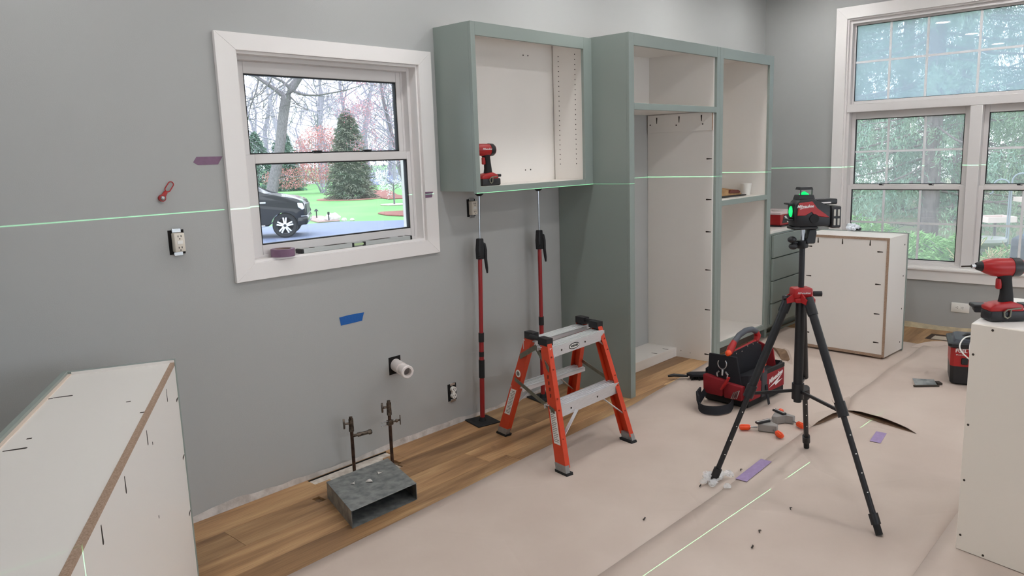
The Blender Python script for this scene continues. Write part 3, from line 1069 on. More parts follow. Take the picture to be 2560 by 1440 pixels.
def rail_pt(k, z):
    b_, tp = FT[k]
    q = z / ZTOP
    return Vector((b_[0] + (tp[0] - b_[0]) * q, b_[1] + (tp[1] - b_[1]) * q, z))


for k in FT:
    sx, sy = k
    out = E1 * sx
    fl = E2 * sy                              # flange faces outwards in front / behind
    lo, hi = rail_pt(k, .035), rail_pt(k, ZTOP - .012)
    def sect(p, w):                           # C-section: web outside, two flanges turned inwards
        a, b_ = p - fl * w / 2, p + fl * w / 2
        i = -out * .030
        tk = .0045
        return [a, b_, b_ + i, b_ + i - fl * tk, b_ - fl * tk - out * tk, a + fl * tk - out * tk, a + i + fl * tk, a + i]
    rl = MB().poly([sect(lo, .078), sect(lo.lerp(hi, .55), .070), sect(hi, .060)]).build('side_rail', M['orange'], t, smooth=False)
    ft = rail_pt(k, 0.0)
    def blk(z0, z1, g, w):
        return [[p + fl * (a * w / 2) + out * (b_ * g) for a, b_ in ((-1, .25), (1, .25), (1, -2.4), (-1, -2.4))] for p in (rail_pt(k, z0), rail_pt(k, z1))]
    MB().poly(blk(.012, .048, .010, .080)).build('foot_plate', M['footgrey'], rl, smooth=False)
    MB().poly(blk(.0, .014, .016, .090)).build('rubber_foot', M['rubber'], rl, smooth=False)
    for z in (.17, .305, .36, .50, .56):
        p = rail_pt(k, z) + fl * .0355 - out * .012
        MB().cyl(p, p + fl * .003, .0045, n=8).build('rivet', mat('rivet', (150, 60, 40), .4, .5) if 'rivet' not in bpy.data.materials else bpy.data.materials['rivet'], rl)
    # label sticker on the outer web of the left rails, badge
    if sx == -1:
        a, b_ = rail_pt(k, .14), rail_pt(k, .30)
        up = (b_ - a).normalized()
        s_ = MB()
        s_.poly([[p + fl * q + out * .0004 for q in (-.024, .024)] + [p + fl * q + out * .0012 for q in (.024, -.024)] for p in (a, b_)]).build('warning_label', M['white'], rl, smooth=False)
        ln = MB()
        for j in range(16):
            p = a.lerp(b_, .07 + .056 * j)
            ln.poly([[q_ + fl * q + out * .0013 for q in (-.019, .013 + .006 * math.sin(j * 2.1))] + [q_ + fl * q + out * .0016 for q in (.013 + .006 * math.sin(j * 2.1), -.019)]
                     for q_ in (p, p + up * .0035)])
        tag(ln.build('label_lines', mat('grey_print', (120, 116, 114), .6) if 'grey_print' not in bpy.data.materials else bpy.data.materials['grey_print'], rl, smooth=False), kind='stuff')
        if sy == 1:
            p = rail_pt(k, .40)
            MB().cyl(p + out * .0004, p + out * .0016, .021, n=20).build('round_badge', M['white'], rl)
            MB().cyl(p + out * .0014, p + out * .0022, .013, n=20).build('badge_centre', bpy.data.materials['grey_print'], rl)
        else:
            for z in (.37, .40, .43, .46):
                p = rail_pt(k, z)
                MB().box((-.005, -.0003, -.010), (.005, .0012, .010), M=frame_m(p + out * .0005, fl, (0, 0, 1)) @ Matrix.Rotation(PI / 2, 4, 'X')).build('stamped_mark', mat('faded_print', (120, 40, 24), .6) if 'faded_print' not in bpy.data.materials else bpy.data.materials['faded_print'], rl, smooth=False)


def ladder_step(sy, z, depth, hang):
    a, b_ = rail_pt((-1, sy), z), rail_pt((1, sy), z)
    d = (b_ - a)
    L = d.length
    ex = d.normalized()
    Mx = frame_m(a, ex, E2 * sy)
    if Mx.col[2].z < 0:
        Mx = Mx @ Matrix.Diagonal((1, 1, -1, 1))
    s_ = MB(Mx)
    x0, x1 = .004, L - .004
    s_.box((x0, -depth + .034, -.004), (x1, .034, 0))
    s_.box((x0, .031, -hang), (x1, .035, .001))
    s_.box((x0, -depth + .034, -.022), (x1, -depth + .038, .001))
    o = s_.build('step', M['alu'], t, smooth=False)
    for q in range(5):
        y = .024 - q * (depth - .02) / 4.3
        MB(Mx).box((x0, y - .0045, 0), (x1, y + .0045, .0035), .001).build('tread_rib', M['alu'], o, smooth=False)
    for q in (.2, .62):
        MB(Mx).cyl((L * q, .034, -hang * .5), (L * q, .0375, -hang * .5), .005, n=10).build('rivet', M['slot'], o)
    return o, Mx, L


st, Mx, L = ladder_step(-1, .600, .085, .052)
# oval maker's badge on the upper front step
bd = MB(Mx)
bd.poly([[(L * .42 + .047 * math.cos(a), y, -.026 + .017 * math.sin(a)) for a in np.linspace(0, 2 * PI, 28, endpoint=False)] for y in (.0345, .0362)])
bd.build('oval_badge', M['dark_print'], st)
MB(Mx).poly([[(L * .42 + .042 * math.cos(a), y, -.026 + .0125 * math.sin(a)) for a in np.linspace(0, 2 * PI, 28, endpoint=False)] for y in (.036, .0368)]).build('oval_badge_field', M['white'], st)
text('WERNER', 'badge_lettering', M['dark_print'], .0165, st, Mx @ frame_m((L * .42, .0371, -.026), (1, 0, 0), (0, 0, 1)) if (Mx.to_3x3() @ Vector((1, 0, 0))).cross(Mx.to_3x3() @ Vector((0, 0, 1))).dot(-E2) > 0
     else Mx @ frame_m((L * .42, .0371, -.026), (-1, 0, 0), (0, 0, 1)), bold=.0006)
ladder_step(1, .600, .085, .052)
ladder_step(-1, .318, .092, .058)
ladder_step(1, .318, .092, .058)
for sx in (-1, 1):
    # black end caps joined over the hinge
    a, b_ = rail_pt((sx, -1), ZTOP), rail_pt((sx, 1), ZTOP)
    for q, sy in ((a, -1), (b_, 1)):
        c = MB()
        o_ = E1 * sx
        c.poly([[q + E2 * sy * u_ + o_ * w_ + Vector((0, 0, z_)) for u_, w_ in ((-.036, .006), (.036, .006), (.036, -.036), (-.036, -.036))] for z_ in (-.028, .010)])
        c.build('end_cap', M['black'], t, smooth=False)
    mid = (a + b_) / 2
    MB().cyl(mid - E2 * .05 - Vector((0, 0, .006)), mid + E2 * .05 - Vector((0, 0, .006)), .012).build('hinge', M['black'], t)
    # zinc spreader strap, gusset plates
    for z, e_ in ((.335, .052),):
        p, q = rail_pt((sx, -1), z - .035) + E1 * sx * .006, rail_pt((sx, 1), z + .03) + E1 * sx * .006
        MB().ribbon([p - E2 * .02, p.lerp(q, .5), q + E2 * .01], Vector((0, 0, .022)), .003).build('spreader', M['dsteel'], t, smooth=False)
        for w_ in (p, q):
            MB().cyl(w_, w_ + E1 * sx * .004, .007, n=10).build('spreader_rivet', M['dsteel'], t)
    for sy in (-1, 1):
        p, q = mid + E1 * sx * .005 - Vector((0, 0, .055)), rail_pt((sx, sy), .50) + E1 * sx * .005 + E2 * sy * .02
        MB().ribbon([p, q], Vector((0, 0, .030)), .003).build('gusset', M['dsteel'], t, smooth=False)
    # diagonal braces under the lower steps
    for sy in (-1, 1):
        p = rail_pt((sx, sy), .150) - E1 * sx * .010 + E2 * sy * .012
        q = rail_pt((sx, sy), .275)
        q = q - E1 * sx * .15 + E2 * sy * .012
        MB().ribbon([p, q], E2 * .020, .004).build('brace', M['alu'], t, smooth=False)
        p = rail_pt((sx, sy), .520) - E1 * sx * .010 + E2 * sy * .01
        q = rail_pt((sx, sy), .565) - E1 * sx * .06 + E2 * sy * .01
        MB().ribbon([p, q], E2 * .018, .004).build('upper_brace', M['alu'], t, smooth=False)


# ------------------------------------------------------------------ telescopic support poles
def pole(lab, x, y, rz, lean, zs):
    t = thing('support_pole', lab, 'support pole', (x, y, 0), group='red support poles under the wall cabinet')
    T = Matrix.Rotation(lean, 4, 'Y')
    Mz = Matrix.Rotation(rz, 4, 'Z')
    MB(Mz).box((-.078, -.082, 0), (.078, .082, .008), .003).cyl((0, 0, .008), (0, 0, .030), .024, .017).build('base_pad', M['rubber'], t)
    MB(T).cyl((0, 0, .02), (0, 0, zs[1]), .0145, n=18).build('lower_tube', M['dred'], t)
    MB(T).cyl((0, 0, zs[1]), (0, 0, 1.00), .0125, n=18).build('upper_tube', M['dred'], t)
    MB(T).cyl((0, 0, zs[0] - .055), (0, 0, zs[0] + .055), .0175, n=18).build('grip_sleeve', M['rubber'], t)
    MB(T).cyl((0, 0, zs[1] - .005), (0, 0, zs[1] + .05), .0168, n=18).build('lock_collar', M['black'], t)
    MB(T).cyl((0, 0, zs[0] + .075), (0, 0, zs[0] + .105), .0152, n=18).build('label_band', M['dark_print'], t)
    MB(T).cyl((0, 0, 1.08), (0, 0, 1.372), .0058, n=12).build('push_rod', M['steel'], t)
    MB(T).prism([(-.020, .992), (.019, .992), (.024, 1.03), (.017, 1.115), (-.017, 1.115), (-.024, 1.05)], 'y', -.016, .016, .005, 2).build('pump_head', M['black'], t)
    MB(T).tube([(.012, 0, 1.085), (.034, 0, 1.078), (.044, 0, 1.045), (.047, 0, .99), (.056, 0, .935), (.060, 0, .905)], [.010, .012, .012, .010, .009, .005], 10).build('lever', M['black'], t)
    MB(T).cyl((-.018, -.012, 1.012), (-.018, -.026, 1.012), .009, n=12).build('release_button', M['black'], t)
    MB(T).lathe([(.012, 1.362), (.026, 1.374), (.026, 1.3872)], 18).build('top_pad', M['rubber'], t)
    return t


pole('red support pole holding the wall cabinet, left one with its black pad in full view', 2.445, -.100, R(-14), math.atan(.045 / 1.33), (.33, .50))
pole('red support pole holding the wall cabinet, right one behind the step ladder', 3.016, -.100, R(-14), 0.004, (.33, .50))

# ------------------------------------------------------------------ tripod with laser level
t = thing('tripod', 'black tripod with a red collar carrying the laser level, standing on the paper', 'tripod', (2.708, -1.920, .006))
TR = [Vector((2.482 - 2.708, -1.614 + 1.92, 0)), Vector((3.192 - 2.708, -1.782 + 1.92, 0)), Vector((2.450 - 2.708, -2.375 + 1.92, 0))]
ZH = .925
MB().cyl((0, 0, .44), (0, 0, ZH), .021, n=20).build('column', M['black'], t)
MB().cyl((0, 0, ZH), (0, 0, 1.135), .0125, n=18).build('centre_post', M['black'], t)
MB().cyl((0, 0, .425), (0, 0, .50), .027, n=18).cyl((0, 0, .41), (0, 0, .425), .018, n=18).build('lower_spider', M['black'], t)
hb = MB()
HF = frame_m((0, 0, 0), (.687, -.727, 0), (.727, .687, 0))
hb.box((-.043, -.036, ZH - .020), (.043, .036, ZH + .026), .010, 2, M=HF)
hb.box((-.036, -.038, ZH - .042), (.036, .030, ZH - .018), .008, 2, M=HF)
for d in TR:
    e = d.normalized()
    s_ = Vector((-e.y, e.x, 0))
    for g in (-1, 1):
        hb.poly([[e * a + s_ * (g * .021 + w) + Vector((0, 0, z)) for a, z in ((.02, ZH - .036), (.066, ZH - .044), (.068, ZH - .022), (.03, ZH + .004))] for w in (-.004, .004)])
hub = hb.build('collar', M['red'], t)
vd = Vector((-.727, -.687, 0))
text('Milwaukee', 'collar_lettering', M['print'], .0135, hub, frame_m(vd * .0365 + Vector((0, 0, ZH + .004)), (.687, -.727, 0), (0, 0, 1)), shear=.25)
MB().cyl((.03, -.045, ZH - .005), (.05, -.075, ZH - .005), .012, n=14).cyl((-.03, .03, ZH - .02), (-.058, .058, ZH - .02), .010, n=14).build('clamp_knob', M['black'], t)
for d in TR:
    e = d.normalized()
    top = e * .058 + Vector((0, 0, ZH - .035))
    foot = d + Vector((0, 0, .012))
    ax = foot - top
    k1 = top + ax * .50
    lg = MB().tube([top, k1], .0185, 14).build('leg', M['black'], t)
    if d is TR[1]:
        k1 = top + ax * .62
    MB().tube([k1 - ax * .02, foot - ax * .04], .0125, 12).build('leg_extension', M['black'], lg)
    MB().tube([k1 - ax * .045, k1 + ax * .02], .0235, 14).build('leg_lock', M['black'], lg)
    MB().tube([top - ax * .02, top + ax * .06], .023, 14).build('leg_joint', M['black'], lg)
    MB().tube([foot - ax * .075, foot - ax * .03], .0195, 12).build('foot_collar', M['black'], lg)
    MB().tube([foot - ax * .04, foot + ax * .012], .0145, 12).build('rubber_foot', M['rubber'], lg)
    sd = e.cross(Vector((0, 0, 1)))
    for q in (.60, .68, .76, .84):
        p = top + ax * q
        vv = (vd - ax * vd.dot(ax) / ax.dot(ax)).normalized()
        MB().tube([p + vv * .0118 - ax * .002, p + vv * .0118 + ax * .002], .003, 8).build('height_mark', M['white'], lg)
    # strut
    p = top + ax * .50
    MB().ribbon([e * .022 + Vector((0, 0, .465)), p - e * .02], Vector((0, 0, .013)), .009).build('strut', M['black'], t, smooth=False)
MB().box((-.022, -.020, 1.128), (.022, .020, 1.165), .006, 2).build('head_block', M['black'], t)
hx = Vector((.687, -.727, 0))
MB(frame_m((0, 0, 0), hx, (-hx.y, hx.x, 0))).prism([(.010, 1.15), (.050, 1.15), (.054, 1.195), (.054, 1.215), (.020, 1.215), (.020, 1.178), (.010, 1.172)], 'y', -.020, .020, .004).build('tilt_bracket', M['black'], t)
for z, dx in ((1.170, -.052), (1.140, -.046)):
    MB().ball(hx * dx + vd * .012 + Vector((0, 0, z)), (.020, .020, .015)).build('tilt_knob', M['black'], t)
MB().cyl(hx * -.045 + Vector((0, 0, 1.155)), (0, 0, 1.155), .008).build('knob_shaft', M['black'], t)
MB().cyl((0, 0, 1.165), (0, 0, 1.215), .010, n=14).build('mount_screw', M['steel'], t)

# laser level
LG = emis('laser_green', (20, 235, 110), 1.0)
la = R(-46.6)
t = thing('laser_level', 'black and red laser level with glowing green windows on the tripod', 'laser level', (2.708, -1.920, 1.222), la)
# local x = to the right, y = away from the camera; emitter tower at the origin
MB().box((-.058, -.045, 0), (.050, .045, .012), .004).build('base_plate', M['black'], t)
body = MB()
body.prism([(-.052, .012), (.105, .012), (.105, .100), (.060, .118), (.028, .135), (-.030, .135), (-.056, .108)], 'y', -.046, .046, .008, 2)
body = body.build('body', M['black'], t)
MB().prism([(-.040, .118), (-.046, .062), (-.010, .062), (.018, .082), (.030, .060), (.100, .050), (.082, .064), (.040, .092), (.020, .124)], 'y', -.0495, -.044, .002).build('red_cover', M['red'], t)
text('Milwaukee', 'cover_lettering', M['print'], .017, t, frame_m((-.012, -.0503, .103), (1, -.0, .02), (0, 0, 1)), shear=.3, bold=.0004)
bl = MB().poly([[(x, y, z) for x, z in ((-.034, .094), (.002, .099), (.002, .0965), (-.020, .0945), (-.034, .0905))] for y in (-.0503, -.0497)]).build('bolt_stroke', M['print'], t, smooth=False)
MB().cyl((.030, -.046, .048), (.030, -.051, .048), .020, n=20).build('power_dial', M['rubber'], t)
MB().box((.045, -.040, .108), (.135, .030, .132), .006, 2).build('top_handle', M['black'], t)
MB().box((.060, -.0415, .113), (.105, -.039, .119)).build('handle_stripe', M['print'], t, smooth=False)
bt = MB().box((.105, -.052, .004), (.148, .040, .100), .005).build('battery_pack', M['black'], t)
for x, z in ((.1135, .016), (.1135, .056), (.1305, .016), (.1305, .056)):
    MB().box((x, -.0545, z), (x + .0095, -.0505, z + .030), .001).build('battery_window', mat('smoky_window', (186, 182, 172), .3) if 'smoky_window' not in bpy.data.materials else bpy.data.materials['smoky_window'], bt)
# top tower: base, corner posts and cap around the glowing cone
MB().lathe([(.050, .132), (.044, .150), (.040, .152)], 4, M=Matrix.Rotation(PI / 4, 4, 'Z')).build('tower_base', M['black'], t, smooth=False)
for sx in (-1, 1):
    MB().box((sx * .025 - .002, -.027, .150), (sx * .025 + .002, -.023, .176)).build('tower_post', M['black'], t, smooth=False)
MB().lathe([(.041, .174), (.036, .186)], 4, M=Matrix.Rotation(PI / 4, 4, 'Z')).build('tower_cap', M['black'], t, smooth=False)
MB().lathe([(.022, .1525), (.012, .160), (.003, .166)], 20).build('emitter_cone', LG, t)
# side tower
MB().box((-.060, -.030, .048), (-.052, .030, .112), .003).build('side_rim', M['black'], t)
MB().ball((-.061, -.012, .080), (.009, .016, .024), seg=16).build('side_emitter', LG, t)
MB().box((-.080, -.030, .040), (-.054, .026, .048), .002).box((-.080, -.030, .110), (-.054, .026, .118), .002).build('side_guard', M['black'], t)


def laser_plane(name, loc, rot, half, power):
    """the laser's own light: a point source whose beam is a thin sheet in its local XY plane"""
    ld = bpy.data.lights.new(name, 'POINT')
    ld.energy = power
    ld.color = (.28, 1.0, .48)
    ld.shadow_soft_size = 0
    ld.use_nodes = True
    n, l = ld.node_tree.nodes, ld.node_tree.links
    em = n['Emission']
    tc = n.new('ShaderNodeTexCoord')
    sx = n.new('ShaderNodeSeparateXYZ')
    ab = n.new('ShaderNodeMath')
    ab.operation = 'ABSOLUTE'
    mr = n.new('ShaderNodeMapRange')
    mr.inputs['From Min'].default_value = half * .55
    mr.inputs['From Max'].default_value = half
    mr.inputs['To Min'].default_value = .046
    mr.inputs['To Max'].default_value = 0
    fo = n.new('ShaderNodeLightFalloff')
    l.new(tc.outputs['Normal'], sx.inputs[0])
    l.new(sx.outputs['Z'], ab.inputs[0])
    l.new(ab.outputs[0], mr.inputs['Value'])
    l.new(mr.outputs[0], fo.inputs['Strength'])
    l.new(fo.outputs['Linear'], em.inputs['Strength'])
    o = bpy.data.objects.new(name, ld)
    COL.objects.link(o)
    o.location = loc
    o.rotation_euler = rot
    return o


laser_plane('laser_beam_level', (2.708, -1.920, 1.3905), (0, 0, 0), .0011, 3600)
sd = Matrix.Rotation(la, 3, 'Z') @ Vector((-.076, -.004, 0))
laser_plane('laser_beam_upright', (2.708 + sd.x, -1.851, 1.302), (R(90), 0, R(-2.6)), .0011, 3600)

# clear crumpled wrap under the left tripod foot
gm = bpy.data.materials.new('clear_film')
gm.use_nodes = True
gp = gm.node_tree.nodes['Principled BSDF']
gp.inputs['Base Color'].default_value = (1, 1, 1, 1)
gp.inputs['Roughness'].default_value = .08
gp.inputs['Alpha'].default_value = .30
gp.inputs['Specular IOR Level'].default_value = 1.0
wr = MB()
r3 = random.Random(4)
for k in range(26):
    a, d = r3.uniform(0, 2 * PI), r3.uniform(.0, 1) ** .5
    c = Vector((math.cos(a) * .085 * d, math.sin(a) * .062 * d, .016 + .012 * r3.random()))
    wr.ball(c, (.021 * r3.uniform(.7, 1.2), .019, .013), seg=8, M=Matrix.Rotation(r3.uniform(-.4, .4), 4, 'X'))
bmesh.ops.triangulate(wr.bm, faces=wr.bm.faces[:])
for v in wr.bm.verts:
    v.co += Vector((r3.uniform(-.004, .004), r3.uniform(-.004, .004), r3.uniform(-.003, .003)))
    v.co.z = max(v.co.z, .004)
o = wr.build('plastic_wrap', gm, None, smooth=False)
o.location = (2.515, -1.625, .004)
tag(o, 'crumpled clear plastic wrap on the paper around the left tripod foot', 'plastic wrap')

# ------------------------------------------------------------------ tool bag
t = thing('tool_bag', 'open red and black tool bag with a grey grip handle on the paper', 'tool bag', (3.590, -1.262, .005), R(-3.5))
BW, BD, BH = .43, .30, .21                       # local x along the logo side, y away


def bagring(z, g, f_=0.0):
    return [(-g + f_, -g, z), (BW + g - f_, -g, z), (BW + g, BD + g, z), (-g, BD + g, z)]


MB().poly([bagring(.0, -.012), bagring(.012, .0), bagring(.060, .003)], caps=True).build('base_tray', M['rubber'], t)
sh = MB()
th = .006
for a, b_, ins in (((0, 0), (BW, 0), (0, 1)), ((BW, 0), (BW, BD), (-1, 0)), ((BW, BD), (0, BD), (0, -1)), ((0, BD), (0, 0), (1, 0))):
    n_ = 6
    rg = []
    for i in range(n_ + 1):
        q = i / n_
        x, y = a[0] + (b_[0] - a[0]) * q, a[1] + (b_[1] - a[1]) * q
        bul = .014 * math.sin(PI * q)
        hh = BH + .02 * mnoise.noise(Vector((x * 8, y * 8, 2)))
        o1 = Vector((x - ins[0] * bul, y - ins[1] * bul, 0))
        o2 = o1 + Vector((ins[0] * th, ins[1] * th, 0))
        rg.append([o1 + Vector((0, 0, .05)), o1 + Vector((0, 0, hh)), o2 + Vector((0, 0, hh)), o2 + Vector((0, 0, .05))])
    sh.poly(rg)
sh.build('side_walls', M['clothblk'], t)
MB().box((.012, .012, .055), (BW - .012, .128, .175), .01).build('inner_pocket', M['clothblk'], t)
MB().box((.012, .168, .055), (BW - .012, BD - .012, .165), .01).build('inner_pocket', M['clothblk'], t)
MB().box((.175, -.022, .062), (.418, -.008, .185), .004).build('front_panel', M['clothred'], t)
MB().box((.168, -.020, .182), (.425, -.004, .212), .003).build('front_hem', M['rubber'], t)
lg = frame_m((.300, -.0232, .128), (1, 0, .0), (0, 0, 1))
text('Milwaukee', 'logo_lettering', M['print'], .042, t, lg @ Matrix.Translation((0, .016, 0)) @ Matrix.Rotation(.22, 4, 'Z'), shear=.35, bold=.0012)
MB(lg).poly([[(x, y, z) for x, y in ((-.085, -.040), (.085, .020), (.020, -.020), (.090, -.014), (.000, -.040), (-.010, -.026))] for z in (0, .0008)]).build('logo_bolt', M['print'], t, smooth=False)
# end pockets (left end) and corner pockets
MB().prism([(-.030, .06), (.10, .06), (.110, .165), (-.036, .150)], 'y', -.030, -.004, .006, 2).build('corner_pocket', M['clothred'], t)
MB().prism([(.105, .055), (.165, .055), (.170, .215), (.105, .205)], 'y', -.036, -.006, .006, 2).build('tool_sleeve', mat('grey_nylon', (62, 62, 66), .8) if 'grey_nylon' not in bpy.data.materials else bpy.data.materials['grey_nylon'], t)
MB().prism([(.02, .055), (.14, .055), (.15, .155), (.015, .145)], 'x', -.046, -.004, .008, 2).build('end_pocket', M['clothred'], t)
MB().prism([(.15, .06), (.285, .06), (.29, .185), (.145, .165)], 'x', -.052, -.004, .010, 2).build('end_pocket', M['clothred'], t)
MB().prism([(.02, .05), (.285, .05), (.270, .315), (.075, .318)], 'x', -.012, .002, .004).build('end_flap', M['clothblk'], t)
# raised centre divider carrying the handle
MB().prism([(.000, .06), (BW, .06), (BW - .02, .305), (.33, .345), (.02, .325)], 'y', .135, .160, .004).build('centre_divider', M['clothblk'], t)
for x in (.08, .15, .22, .29, .35):
    MB().cyl((x, .134, .315 + .02 * (x > .2)), (x, .131, .315 + .02 * (x > .2)), .005, n=10).build('divider_rivet', M['steel'], t)
MB().tube([(.015, .148, .318), (.18, .148, .332), (.36, .148, .345)], .010, 10).build('handle_rail', M['red'], t)
MB().tube([(.020, .148, .325), (.045, .148, .352), (.085, .148, .388)], [.021, .024, .018], 14).build('handle_mount', M['red'], t)
MB().tube([(.360, .148, .342), (.375, .148, .375), (.352, .148, .405)], [.019, .022, .019], 14).build('handle_mount', M['red'], t)
MB().tube([(.080, .148, .384), (.14, .148, .418), (.22, .148, .434), (.30, .148, .428), (.355, .148, .404)], .0185, 16).build('grip', mat('grey_grip', (74, 78, 86), .5), t)
MB().ball((.004, .142, .330), (.022, .020, .021)).build('handle_button', M['oplast'], t)
# right hand end wall with red inside
MB().prism([(.02, .06), (.28, .06), (.25, .30), (.16, .325), (.06, .29)], 'x', BW - .012, BW - .002, .003).build('end_flap', M['clothred'], t)
MB().tube([(BW + .004, .02, .17), (BW + .018, .06, .13), (BW + .016, .04, .075)], .016, 8).build('side_buckle', M['black'], t)
# shoulder strap loop on the floor
sp = smooth_path([(-.03, .26, .10), (-.08, .275, .045), (-.15, .255, .032), (-.22, .205, .030), (-.248, .150, .028), (-.215, .085, .028), (-.14, .055, .028),
                  (-.07, .070, .028), (-.02, .09, .045), (-.01, .10, .09)], 4)
spw = [Vector((.012, .012, .050))] * len(sp)
MB().ribbon(sp, spw, .005).build('shoulder_strap', M['clothblk'], t)
MB().ribbon([(-.21, .215, .062), (-.15, .265, .066), (-.08, .285, .075)], Vector((.012, .012, .052)), .012).build('strap_pad', M['clothblk'], t)
MB().ribbon([(.150, -.040, .13), (.153, -.048, .06), (.150, -.060, .006)], Vector((.024, 0, 0)), .003).build('webbing_tail', M['clothblk'], t)
MB().ribbon([(BW + .012, .02, .15), (BW + .025, .015, .06), (BW + .022, .012, .008)], Vector((0, .022, 0)), .003).build('webbing_tail', M['clothblk'], t)
# metal loop holder and wrench-like clips on the left end
MB().tube([(-.018, .17 + .030 * math.cos(a), .262 + .034 * math.sin(a)) for a in np.linspace(PI * .75, PI * 2.2, 12)], .0045, 8).build('steel_ring', M['steel'], t)
MB().tube([(-.018, .165, .228), (-.022, .165, .190)], .009, 8).build('swivel_clip', M['steel'], t)
for dy in (-.034, .034):
    MB().tube([(-.022, .165 + dy * .6, .215), (-.024, .165 + dy * 1.1, .200), (-.024, .165 + dy * 1.0, .178)], .007, 8).build('swivel_clip', M['steel'], t)

# tools standing in the bag
for nm, lab, x, y, z0, tip, m_, cat in (
        ('tee_driver', 'red T-shaped tool handle in the front sleeve of the tool bag', .090, -.020, .13, .255, 'red', 'hex key'),
        ('tee_driver', 'second red T-shaped tool handle, right of the first in the tool bag', .135, -.022, .13, .255, 'red', 'hex key')):
    bpy.context.view_layer.update()
    k_ = thing(nm, lab, cat, t.matrix_world @ Vector((x, y, z0)), R(-3.5), 'red tool handles in the tool bag')
    MB().tube([(0, 0, 0), (0, 0, tip - z0)], .008, 10).build('shaft', M['red'], k_)
    MB().tube([(-.022, 0, tip - z0), (.022, 0, tip - z0)], [.009, .011], 10).build('cross_grip', M['oplast'] if x > .1 else M['red'], k_)
kn = thing('folding_knife', 'red pocket tool clipped on the left end of the tool bag', 'pocket tool', t.matrix_world @ Vector((-.068, .145, .115)), R(-3.5))
MB().tube([(0, .0, 0), (-.004, -.025, .035), (-.002, -.052, .085)], [.013, .016, .012], 10, flat=.6).build('handle', M['red'], kn)
hx_ = thing('hex_key_set', 'small fan of steel hex keys in the left pocket of the tool bag', 'hex keys', t.matrix_world @ Vector((-.072, .075, .070)), R(-3.5))
for k in range(4):
    MB().tube([(0, -.012 * k, .002 * k), (-.002, -.012 * k - .02, .045 + .006 * k)], .0035, 6).build('key', M['steel'], hx_)

# hand brush
t = thing('hand_brush', 'black hand brush lying half on the oak floor left of the tool bag', 'brush', (3.905, -.590, .002), R(-52))
MB().tube([(-.07, 0, .024), (-.03, 0, .030), (.03, 0, .026), (.07, 0, .022)], [.010, .016, .013, .009], 14, flat=.7).build('handle', M['black'], t)
MB().prism([(.06, -.012), (.09, -.040), (.22, -.046), (.265, -.030), (.27, .025), (.22, .046), (.09, .040), (.06, .012)], 'z', .026, .044, .005, 2).build('brush_block', M['clothblk'], t)
br = MB()
r4 = random.Random(3)
for k in range(130):
    x, y = r4.uniform(.085, .26), r4.uniform(-.038, .038)
    br.tube([(x, y, .027), (x + r4.uniform(-.008, .008), y + r4.uniform(-.008, .008), .001)], .004, 4)
tag(br.build('bristles', M['rubber'], t), kind='stuff')

# ------------------------------------------------------------------ corner clamps
M['cgrey'] = mat('grey_cast_clamp', (148, 144, 140), .5, .1)


def corner_clamp(lab, x, y, rz, alt):
    t = thing('corner_clamp', lab, 'clamp', (x, y, .005), rz, 'orange-handled corner clamps')
    MB().prism([(-.05, -.02), (.05, -.05), (.06, -.02), (.02, .03), (.045, .07), (.02, .085), (-.02, .045)], 'z', 0, .044, .004).build('clamp_body', M['cgrey'], t)
    MB().box((-.062, .0, .044), (.030, .026, .056), .002, M=Matrix.Rotation(R(35), 4, 'Z')).build('jaw', M['black'], t)
    MB().box((-.060, .011, .056), (.028, .015, .0575), M=Matrix.Rotation(R(35), 4, 'Z')).build('jaw_edge', M['white'], t, smooth=False)
    for p, d in (((-.05, -.005), (-1, -.05)), ((.03, -.045), (.35, -1))) if not alt else (((-.05, -.005), (-1, .35)), ((.045, .07), (.9, .5))):
        p0 = Vector((p[0], p[1], .018))
        dd = Vector((d[0], d[1], 0)).normalized()
        MB().cyl(p0, p0 + dd * .045, .0042, n=10).build('spindle', M['steel'], t)
        hd = MB()
        a, u, v = basis(dd)
        rings = []
        for q, r_ in ((.040, .012), (.050, .017), (.085, .0175), (.098, .013), (.100, .008)):
            rings.append([p0 + dd * q + (u * math.cos(2 * PI * i / 20) + v * math.sin(2 * PI * i / 20)) * r_ * (1 - .16 * (i % 4 == 0)) for i in range(20)])
        hd.poly(rings).build('handle', M['oplast'], t)
    return t


corner_clamp('corner clamp with two orange handles on the paper, the nearer one', 3.315, -1.505, R(-58), False)
corner_clamp('corner clamp with orange handle resting behind the nearer clamp', 3.500, -1.500, R(-150), True)

# ------------------------------------------------------------------ galvanised duct, valves, drain pipe
t = thing('floor_duct', 'open galvanised sheet metal duct boot lying on the oak floor', 'duct', (1.113, -.614, 0))
DU = skew((0, 0), (1, .0), (.30, .95))
dl, dd_, dh, tk = .370, .372, .082, .0025
MB(DU).box((0, 0, dh - tk), (dl, dd_, dh)).build('top_sheet', M['galv'], t, smooth=False)
MB(DU).box((0, 0, 0.001), (dl, dd_, tk)).build('bottom_sheet', M['galv'], t, smooth=False)
MB(DU).box((0, 0, tk), (tk, dd_, dh - tk)).build('side_sheet', M['galv'], t, smooth=False)
MB(DU).box((dl - tk, 0, tk), (dl, dd_, dh - tk)).build('side_sheet', M['galv'], t, smooth=False)
MB(DU).box((tk, dd_ - tk, tk), (dl - tk, dd_, dh - tk)).build('back_sheet', M['galv'], t, smooth=False)
MB(DU).box((-.001, -.001, dh - .002), (dl + .001, .006, dh + .0015), .001).box((-.0015, 0, 0), (.003, .005, dh)).build('folded_hem', M['galv'], t, smooth=False)
fl_ = [(.10, .20, .014, 'largest'), (.22, .235, .011, 'right'), (.06, .255, .008, 'back left'), (.145, .165, .009, 'nearest')]
bpy.context.view_layer.update()
